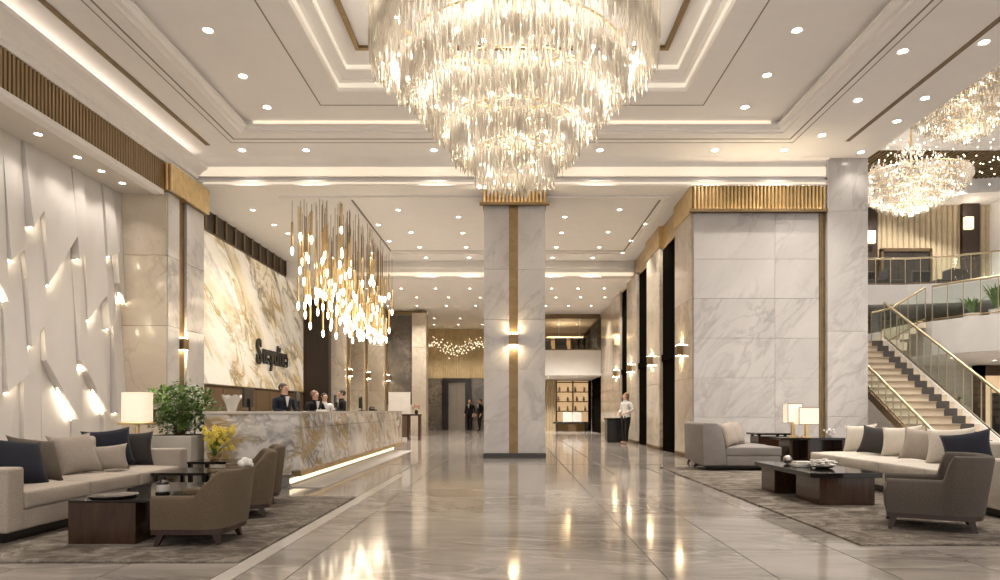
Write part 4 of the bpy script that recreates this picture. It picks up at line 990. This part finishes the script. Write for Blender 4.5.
# planter with ficus
pn = thing('potted_ficus', (-4.93, 9.9, 0), 'leafy green ficus in a square white planter beside the reception desk', 'potted plant')
MB().add([(-.29, -.29, 0), (.29, -.29, 0), (.29, .29, 0), (-.29, .29, 0), (-.33, -.33, .78), (.33, -.33, .78), (.33, .33, .78), (-.33, .33, .78)], [(3, 2, 1, 0), (0, 1, 5, 4), (1, 2, 6, 5), (2, 3, 7, 6), (3, 0, 4, 7), (4, 5, 6, 7)]).build('planter', 'ceramic', pn, bevel=.012)
box(-.29, .29, -.29, .29, .775, .785).build('soil', 'soil', pn)
st = MB(); fo = MB(); rs = random.Random(14)
for i in range(9):
    a = i * .7; e = Vector((rs.uniform(.1, .38) * math.cos(a), rs.uniform(.1, .38) * math.sin(a), rs.uniform(1.15, 1.45)))
    st.tube([(.05 * math.cos(a), .05 * math.sin(a), .78), (e.x * .5, e.y * .5, 1.0), tuple(e)], .012, 5, .004)
for i in range(2600):
    while True:
        p = Vector((rs.uniform(-1, 1), rs.uniform(-1, 1), rs.uniform(-1, 1)))
        if .35 < p.length < 1: break
    lump = 1 + .18 * math.sin(p.x * 7 + 1) * math.cos(p.z * 6) + .1 * math.sin(p.y * 9)
    p = Vector((p.x * .50 * lump, p.y * .44 * lump, 1.17 + p.z * .39 * lump))
    u = Vector((rs.uniform(-1, 1), rs.uniform(-1, 1), rs.uniform(-.7, .5))).normalized() * rs.uniform(.03, .052); s_ = u.cross(Vector((rs.uniform(-.4, .4), rs.uniform(-.4, .4), 1))).normalized() * .02
    fo.add([p - u, p + s_ * .9 - u * .1, p + u, p - s_ * .9 - u * .1], [(0, 1, 2), (0, 2, 3)])
tag(st.build('branches', 'stem', pn), kind='stuff'); tag(fo.build('foliage', 'leaf', pn), kind='stuff')
# table lamp behind the left sofa
lt2 = thing('lamp_table', (-5.14, 9.15, 0), 'small dark table behind the far arm of the left sofa', 'side table')
MB().lathe([(.26, .52), (.26, .55)], n=20).build('tabletop', 'walnut', lt2); MB().lathe([(.03, .02), (.03, .52)], n=10).build('column', 'black', lt2); MB().lathe([(.18, 0), (.18, .02)], n=20).build('foot', 'black', lt2)
lp = thing('table_lamp', (-5.14, 9.15, .55), 'round-shaded table lamp with gold plate behind the left sofa', 'table lamp')
MB().lathe([(.12, 0), (.12, .02), (.03, .03), (.025, .44)], n=16).build('column', 'gold', lp, smooth=True)
MB().lathe([(.24, .40), (.245, .415), (.24, .43)], n=28).build('plate', 'gold', lp, smooth=True)
MB().lathe([(.19, .44), (.19, .84), (.185, .84), (.185, .44)], n=28, caps=False).build('shade', 'shade_glow', lp, smooth=True)
point(lp, (0, 0, .92), 14, .08)

# ------------------------------------------------------------------ right seating
sofa('sofa', (5.6, 9.1, RZ), R(180), 4.4, 1.06, 'sofa_cream', 'long cream sofa with many pillows before the staircase', 4, (False, True), .74, .62, .22, nback=-1)
for mt, p, w_, h_, rz, ti, ro, lb in (
    ('pillow_cream', (5.70, 10.98, .455), .54, .48, 212, 18, 5, 'cream pillow at the far end of the right sofa'),
    ('pillow_charcoal', (5.64, 10.40, .455), .54, .47, 222, 24, -6, 'charcoal pillow between two cream pillows on the right sofa'),
    ('pillow_cream', (5.68, 9.78, .455), .56, .49, 215, 20, 5, 'cream pillow right of the charcoal pillow on the right sofa'),
    ('pillow_beige', (5.50, 9.05, .455), .50, .47, 222, 20, -5, 'beige pillow in front of the middle of the right sofa'),
    ('pillow_cream', (5.54, 8.46, .455), .56, .50, 218, 20, 4, 'large cream pillow beside the navy pillow on the right sofa'),
    ('pillow_navy', (5.48, 7.98, .455), .54, .48, 224, 24, 12, 'navy pillow nearest the camera on the right sofa')):
    pillow(p, w_, h_, .09, mt, lb, R(rz), ti, ro)
coffee_table((3.96, 8.8, RZ), .86, 1.8, .385, 'long black-topped coffee table before the right cream sofa', [(-.30, .36, -.86, -.2), (-.40, .0, .25, .72)])
# dish with flowers on the table
ds = thing('flower_dish', (3.98, 8.55, RZ + .386), 'cluster of white flowers in a silver dish on the right coffee table', 'flowers')
MB().lathe([(.08, 0), (.13, .015), (.15, .035), (.13, .035)], n=20).build('dish', 'steel', ds, smooth=True)
fm = MB(); rs = random.Random(8)
for i in range(26):
    a = rs.uniform(0, 6.28); r = .15 * math.sqrt(rs.random()); c = (r * math.cos(a), r * math.sin(a), .04 + rs.uniform(0, .07))
    for q in range(5): fm.ball((c[0] + .024 * math.cos(q * 1.257 + a), c[1] + .024 * math.sin(q * 1.257 + a), c[2]), .019, 5, 4, (1, 1, .5))
tag(fm.build('petals', 'white_petal', ds), kind='stuff')
cs = thing('casket', (3.80, 8.75, RZ + .386), 'low cream box with rounded lid on the right coffee table', 'box')
rbox(-.11, .11, -.08, .08, 0, .05, 'body', 'ceramic', cs, .012); rbox(-.10, .10, -.07, .07, .05, .075, 'lid', 'ceramic', cs, .012)
ob = tag(MB().ball((0, 0, .06), .06, 16, 10).build('glass_orb', 'steel', smooth=True), 'small silver orb at the far end of the right coffee table', 'ornament'); ob.location = (3.82, 9.25, RZ + .386)
armchair('tub_armchair', (4.10, 6.50, RZ), R(152), 'dark grey tub armchair in the right foreground on the rug', 'chair_grey', .78, .80, .48, .71, .11, .05, .08, .115, sharp=True)
# armless corner loveseats facing right
def loveseat(loc, label):
    t = thing('loveseat', loc, label, 'loveseat', 'grey loveseats by the marble block')
    bx = [(-.72, .09), (-.74, .86), (-.70, .90), (-.46, .89), (-.38, .80), (-.30, .46), (-.27, .09)]
    MB().prism(bx, -.42, .42, 'y').build('backrest', 'sofa_grey', t, bevel=.025, seg=3, smooth=True)
    rbox(-.28, .73, -.42, .42, .09, .27, 'base', 'sofa_grey', t, .02); rbox(-.30, .75, -.42, .42, .27, .44, 'seat_cushion', 'sofa_grey', t, .05, .02)
    box(-.6, .66, -.36, .36, .04, .09).build('plinth', 'black', t)
    for a in (-.62, .64):
        for b in (-.36, .36): MB().tube([(a, b, .09), (a - (.05 if a < 0 else -.02), b, 0)], .03, 6, .02).build('leg', 'black', t)
    return t
loveseat((4.28, 12.85, RZ), 'light grey armless loveseat with two beige pillows before the marble block')
loveseat((4.48, 14.1, 0), 'light grey armless loveseat half hidden behind the pillowed one')
pillow((4.18, 12.62, .455), .56, .50, .09, 'pillow_beige', 'beige pillow at front of the grey loveseat', R(-42), 20, 4)
pillow((4.40, 12.95, .455), .56, .50, .09, 'pillow_beige', 'beige pillow at rear of the grey loveseat', R(-48), 20, 4)
# tables and lamps behind
cn = thing('console_table', (5.75, 12.75, RZ), 'dark walnut console table under the square-shaded lamps', 'console table')
box(-.72, .72, -.28, .28, .57, .61).build('tabletop', 'black_gloss', cn)
for a in (-.55, -.2, .45): box(a, a + .06, -.24, .24, 0, .57).build('side_panel', 'walnut', cn)
box(-.49, .45, .18, .22, .1, .57).build('back_panel', 'walnut', cn)
et = thing('side_table', (5.42, 14.1, 0), 'small dark side table behind the console with the lamps', 'side table')
box(-.36, .36, -.3, .3, .63, .67).build('tabletop', 'black_gloss', et); box(-.3, .3, -.24, .24, .3, .60).build('drawer_box', 'walnut', et); 
for a in (-.27, .27):
    for b in (-.2, .2): box(a - .025, a + .025, b - .025, b + .025, 0, .63).build('leg', 'black', et)
def square_lamp(loc, wd, h, z0, label):
    t = thing('table_lamp', loc, label, 'table lamp', 'square shaded lamps on the console')
    box(-.09, .09, -.06, .06, 0, .02).build('base', 'gold', t); box(-.03, .03, -.03, .03, .02, z0 + .08).build('column', 'gold', t)
    a = wd / 2; b = .11
    MB().box(-a, a, -b, -b + .006, z0, z0 + h).box(-a, a, b - .006, b, z0, z0 + h).box(-a, -a + .006, -b + .006, b - .006, z0, z0 + h).box(a - .006, a, -b + .006, b - .006, z0, z0 + h).build('shade', 'shade_glow', t)
    fr = MB()
    for z in (z0, z0 + h): fr.box(-a - .006, a + .006, -b - .006, -b + .002, z - .006, z + .006)
    for x in (-a, a): fr.box(x - .006, x + .006, -b - .006, -b + .002, z0, z0 + h)
    fr.build('shade_frame', 'bronze', t)
    return t
square_lamp((5.60, 12.68, RZ + .61), .38, .32, .25, 'front lamp with glowing rectangular shade on the dark console')
square_lamp((5.44, 12.92, RZ + .61), .28, .36, .28, 'rear slim lamp half hidden behind the glowing rectangular shade')
fv = thing('flower_vase', (6.05, 12.7, RZ + .61), 'small vase of white blossoms on the console right of the lamps', 'flowers')
MB().lathe([(.03, 0), (.045, .03), (.03, .07)], n=12).build('vase', 'ceramic', fv, smooth=True)
fm = MB()
for i in range(16): fm.ball((rs.uniform(-.09, .09), rs.uniform(-.05, .05), .08 + rs.uniform(0, .07)), .022, 5, 4)
tag(fm.build('petals', 'white_petal', fv), kind='stuff')
# plants on the mezzanine
for k, (px, d, hgt, lb) in enumerate(((972, 19.0, .75, 'spiky green plant on the mezzanine behind the glass, left one'), (997, 18.2, 1.0, 'bushy green plant on the mezzanine at the right picture edge'))):
    t = thing('mezzanine_plant', (at(px, d), d, 3.68), lb, 'plant'); rs = random.Random(k + 40)
    MB().lathe([(.14, 0), (.2, .22), (.16, .22)], n=12).build('pot', 'ceramic', t)
    f = MB()
    for i in range(46):
        a = rs.uniform(0, 6.28); l = hgt * rs.uniform(.6, 1); r = l * rs.uniform(.2, .75); b = Vector((0, 0, .2)); m = Vector((r * .6 * math.cos(a), r * .6 * math.sin(a), .2 + l * .6)); e = Vector((r * math.cos(a), r * math.sin(a), .2 + l * rs.uniform(.45, .9))); s_ = Vector((-math.sin(a), math.cos(a), 0)) * .03
        f.add([b - s_ * .4, b + s_ * .4, m + s_, e, m - s_], [(0, 1, 2, 4), (4, 2, 3)])
    tag(f.build('foliage', 'leaf', t), kind='stuff')
# dark chairs on the uppermost gallery
for k, (px, d) in enumerate(((870, 25.5), (893, 25.5), (916, 26), (941, 25.4), (968, 25))):
    t = thing('lounge_chair', (at(px, d), d, 5.66), 'dark lounge chair on the uppermost gallery behind its glass rail, %s from left' % ('first', 'second', 'third', 'fourth', 'fifth')[k], 'chair', 'chairs on the uppermost gallery', rz=k * 1.57)
    box(-.35, .35, -.35, .35, .18, .42).build('seat', 'pillow_charcoal', t, bevel=.05); box(-.35, .35, .25, .38, .4, .85).build('backrest', 'pillow_charcoal', t, bevel=.05)
    for a in (-.28, .28):
        for b in (-.28, .28): MB().tube([(a, b, 0), (a, b, .2)], .02, 6).build('leg', 'black', t)

# ------------------------------------------------------------------ things on and around the desk
def monitor(loc, rz, label):
    t = thing('computer_monitor', loc, label, 'monitor', 'monitors on the reception desk', rz)
    box(-.24, .24, -.02, .015, .06, .37).build('housing', 'black', t, bevel=.008); box(-.225, .225, .015, .018, .075, .355).build('screen', 'screen', t)
    box(-.03, .03, -.05, -.02, .0, .2).build('stand', 'black', t); box(-.11, .11, -.1, .06, 0, .012).build('foot', 'black', t)
monitor((-4.15, 12.9, 1.13), R(100), 'black monitor beside the seated man at reception')
monitor((-4.2, 10.6, 1.13), R(95), 'black monitor on the near end of the reception desk')
monitor((-4.1, 15.5, 1.13), R(100), 'black monitor before the women at reception')
monitor((-4.0, 17.6, 1.13), R(110), 'black monitor at the far end of the reception desk')
cv = thing('crown_bowl', (-4.18, 9.95, 1.13), 'white crown-shaped bowl with four points on the desk end', 'bowl')
vs = []; fs = []; n = 32
for ring in range(2):
    for j in range(n):
        a = 2 * math.pi * j / n; sp = .19 + .06 * abs(math.sin(a * 2)) ** 1.5
        for z, r in ((0, .06), (.10, .085), (sp, .14)): 
            q = r - ring * .012; vs.append((q * math.cos(a), q * math.sin(a), z + (0 if z else ring * .01)))
for ring in range(2):
    o_ = ring * n * 3
    for j in range(n):
        for z in range(2): fs.append((o_ + j * 3 + z, o_ + ((j + 1) % n) * 3 + z, o_ + ((j + 1) % n) * 3 + z + 1, o_ + j * 3 + z + 1))
for j in range(n): fs.append((j * 3 + 2, ((j + 1) % n) * 3 + 2, n * 3 + ((j + 1) % n) * 3 + 2, n * 3 + j * 3 + 2))
fs.append(tuple(j * 3 for j in range(n)))
MB().add(vs, fs).build('bowl', 'ceramic', cv, smooth=True)
pt_ = tag(MB().box(-.11, .11, -.08, .08, 0, .02).box(-.10, .105, -.075, .07, .02, .03).build('paper_stack', 'paper'), 'stack of papers on the desk before the seated man', 'papers'); pt_.location = (-3.75, 13.2, 1.13)
phn = thing('desk_phone', (-3.75, 18.0, 1.13), 'black desk phone at the far end of the reception desk', 'phone')
MB().prism([(-.1, 0), (.1, 0), (.1, .03), (-.1, .08)], -.09, .09, 'y').build('body', 'black', phn); MB().tube([(-.08, -.06, .10), (-.02, -.06, .10), (.06, -.06, .07)], .02, 6).build('handset', 'black', phn)
# console beyond the desk with notice board and flowers
cx0, cx1 = at(386, 25.5), at(420, 25.5)
c2 = thing('console_table', ((cx0 + cx1) / 2, 25.75, 0), 'wooden console table beyond the far end of the reception desk', 'console table', world=True)
box(cx0, cx1, 25.5, 26.0, .93, .99).build('tabletop', 'walnut', c2)
for x in (cx0 + .02, cx1 - .5, cx1 - .08): box(x, x + .07, 25.53, 25.97, 0, .93).build('leg', 'walnut', c2)
box(cx0 + .1, cx1 - .5, 25.6, 25.9, .1, .93).build('cabinet', 'wainscot_wood', c2)
bo = thing('notice_board', (at(399, 25.6), 25.7, .99), 'blank white board standing on the console beyond reception', 'board')
box(-.42, .42, -.02, .02, .0, .85).build('panel', 'paper', bo); box(-.3, .3, .02, .18, 0, .03).build('foot', 'black', bo)
fv = thing('flower_vase', (at(416, 25.6), 25.7, .99), 'small vase of pinkish flowers on the far console', 'flowers')
MB().lathe([(.05, 0), (.08, .08), (.05, .16)], n=10).build('vase', 'black', fv, smooth=True)
fm = MB()
for i in range(20): fm.ball((rs.uniform(-.14, .14), rs.uniform(-.1, .1), .2 + rs.uniform(0, .16)), .035, 5, 4)
tag(fm.build('petals', 'shoe_tan', fv), kind='stuff')
pod = thing('lectern_stand', (at(614, 23.6), 23.7, 0), 'black box podium beside the standing woman', 'podium')
box(-.27, .27, -.3, .3, .06, .82).build('body', 'black', pod, bevel=.01); box(-.3, .3, -.33, .33, .82, .87).build('top', 'black_gloss', pod); box(-.24, .24, -.27, .27, 0, .06).build('plinth', 'black', pod)

# ------------------------------------------------------------------ people
def person(loc, rz, height, label, top_m, leg_m, hair_m, pose='stand', shoe='black', longhair=False, sleeve=.0, skin='skin'):
    """one continuous skinned body facing local +y... built from joints, regions coloured by material"""
    t = thing('person', loc, label, 'person', rz=rz)
    S = height / 1.72
    J = {'pel': (0, 0, .94), 'wai': (0, .0, 1.08), 'che': (0, .01, 1.28), 'nek': (0, .01, 1.45), 'hd0': (0, .02, 1.53), 'hd1': (0, .035, 1.62), 'hd2': (0, .02, 1.69)}
    Rr = {'pel': (.165, .125), 'wai': (.14, .11), 'che': (.17, .125), 'nek': (.055, .055), 'hd0': (.062, .07), 'hd1': (.075, .09), 'hd2': (.06, .075)}
    E = [('pel', 'wai'), ('wai', 'che'), ('che', 'nek'), ('nek', 'hd0'), ('hd0', 'hd1'), ('hd1', 'hd2')]
    arms = {'stand': ((.19, .0, 1.40), (.25, -.02, 1.13), (.24, .10, .90)), 'desk': ((.19, .0, 1.40), (.24, .06, 1.14), (.17, .30, 1.10)), 'hip': ((.18, .0, 1.40), (.28, -.04, 1.16), (.16, .16, 1.04)), 'hold': ((.18, .0, 1.40), (.24, .02, 1.13), (.10, .24, 1.12))}[pose]
    for sgn, nm in ((-1, 'l'), (1, 'r')):
        for k, (nn, rr) in enumerate((('sh', .062), ('el', .046), ('wr', .032))):
            x, y, z = arms[k]; J[nm + nn] = (sgn * x, y, z); Rr[nm + nn] = (rr, rr)
        wx, wy, wz = arms[2]; el = Vector(arms[1]); d = (Vector(arms[2]) - el).normalized()
        pm = Vector(arms[2]) + d * .07; J[nm + 'pa'] = (sgn * pm.x, pm.y, pm.z); Rr[nm + 'pa'] = (.034, .022)
        E += [('che', nm + 'sh'), (nm + 'sh', nm + 'el'), (nm + 'el', nm + 'wr'), (nm + 'wr', nm + 'pa')]
        for q in range(4):
            lat = Vector((1, 0, 0)) * (q - 1.5) * .02; f1 = pm + lat + d * .045; f2 = f1 + d * (.035 if q in (1, 2) else .025) + Vector((0, 0, -.012))
            J[nm + 'f%d' % q] = (sgn * f1.x, f1.y, f1.z); J[nm + 'g%d' % q] = (sgn * f2.x, f2.y, f2.z); Rr[nm + 'f%d' % q] = Rr[nm + 'g%d' % q] = (.009, .009)
            E += [(nm + 'pa', nm + 'f%d' % q), (nm + 'f%d' % q, nm + 'g%d' % q)]
        th = Vector(arms[2]) + d * .04 + Vector((-.05, 0, .005)); J[nm + 'th'] = (sgn * th.x, th.y, th.z); Rr[nm + 'th'] = (.011, .011); E.append((nm + 'wr', nm + 'th'))
        st_ = .06 if nm == 'l' else -.04
        for nn, p, rr in (('hp', (.095, 0, .88), .10), ('kn', (.10, .02 + st_ * .5, .49), .062), ('an', (.105, st_, .09), .042), ('to', (.12, .15 + st_, .035), .034)):
            J[nm + nn] = (sgn * p[0], p[1], p[2]); Rr[nm + nn] = (rr, rr)
        E += [('pel', nm + 'hp'), (nm + 'hp', nm + 'kn'), (nm + 'kn', nm + 'an'), (nm + 'an', nm + 'to')]
    keys = list(J); idx = {k: i for i, k in enumerate(keys)}
    me = bpy.data.meshes.new('tmp_body'); me.from_pydata([tuple(c * S for c in J[k]) for k in keys], [(idx[a], idx[b]) for a, b in E], [])
    o = bpy.data.objects.new('tmp_body', me); C.objects.link(o)
    sk = o.modifiers.new('skin', 'SKIN'); sk.use_smooth_shade = True
    for k in keys:
        d = me.skin_vertices[0].data[idx[k]]; d.radius = (Rr[k][0] * S, Rr[k][1] * S); d.use_root = (k == 'pel')
    ss = o.modifiers.new('sub', 'SUBSURF'); ss.levels = 1; ss.render_levels = 1
    bpy.context.view_layer.update()
    body = bpy.data.meshes.new_from_object(o.evaluated_get(bpy.context.evaluated_depsgraph_get())); body.name = 'body'
    bpy.data.objects.remove(o); bpy.data.meshes.remove(me)
    body.materials.clear()
    for m_ in (skin, top_m, leg_m, shoe): body.materials.append(M[m_])
    hands = [Vector(J[s + 'pa']) * S for s in 'lr']
    for p in body.polygons:
        c = p.center; z = c.z / S
        if min((c - h).length for h in hands) < .11 * S: k = 0
        elif z > 1.475: k = 0
        elif z > .93 or (abs(c.x) > .17 * S and z > .80): k = 1
        elif z > .085: k = 2
        else: k = 3
        p.material_index = k
    body.polygons.foreach_set('use_smooth', [True] * len(body.polygons))
    b = link('body', body, t)
    h = MB().ball((0, -.018 * S, 1.648 * S), .096 * S, 14, 10, (.86, 1.06, .98))
    keep = [f for f in h.f if not all((h.v[i][1] > .045 * S and h.v[i][2] < 1.675 * S) or h.v[i][2] < (1.50 if longhair else 1.57) * S for i in f)]
    h.f = keep
    if longhair: h.ball((0, -.06 * S, 1.54 * S), .07 * S, 10, 8, (1.05, .6, 1.5))
    h.build('hair', hair_m, t, smooth=True)
    MB().prism([(-.012 * S, 1.60 * S), (.012 * S, 1.60 * S), (.004 * S, 1.645 * S), (-.004 * S, 1.645 * S)], .115 * S, .14 * S, 'y').build('nose', skin, t)
    for sgn in (-1, 1):
        MB().ball((sgn * .03 * S, .112 * S, 1.645 * S), .009 * S, 6, 5).build('eye', 'hair_dark', t); MB().ball((sgn * .078 * S, .02 * S, 1.625 * S), .022 * S, 6, 5, (.4, .8, 1.2)).build('ear', skin, t)
    MB().box(-.022 * S, .022 * S, .108 * S, .120 * S, 1.565 * S, 1.573 * S).build('mouth', 'shoe_tan', t)
    if top_m.startswith('suit'):
        MB().prism([(-.045 * S, 1.45 * S), (.045 * S, 1.45 * S), (0, 1.22 * S)], .10 * S, .125 * S, 'y').build('shirt_front', 'shirt_white', t)
    for ch in t.children: ch.scale = (1.18, 1.08, 1.0)
    return t
person((-5.0, 14.6, 0), R(-122), 1.72, 'man in dark navy suit behind the reception desk, looking right', 'suit_navy', 'suit_navy', 'hair_dark', 'desk')
person((-5.0, 16.9, 0), R(-125), 1.63, 'person in dark jacket with brown hair leaning at reception, left of the trio', 'suit_black', 'suit_black', 'hair_brown', 'desk')
person((-5.15, 18.3, 0), R(-140), 1.60, 'person in white shirt in the middle of the trio at reception', 'shirt_white', 'trousers', 'hair_dark', 'desk')
person((-4.95, 19.4, 0), R(125), 1.72, 'person in dark suit at the right of the trio at reception', 'suit_black', 'suit_black', 'hair_dark', 'hold')
person((at(626, 22.6), 22.6, 0), R(118), 1.72, 'woman in white blouse and black trousers standing by the podium', 'shirt_white', 'trousers', 'hair_brown', 'hip', 'shoe_tan', True)
person((at(470, 36.5), 36.5, 0), R(150), 1.74, 'person in dark suit standing at the elevator door', 'suit_black', 'suit_black', 'hair_dark', 'stand')
person((at(480, 35.5), 35.5, 0), R(120), 1.74, 'person in dark suit half hidden by the central pillar', 'suit_black', 'suit_black', 'hair_dark', 'stand')
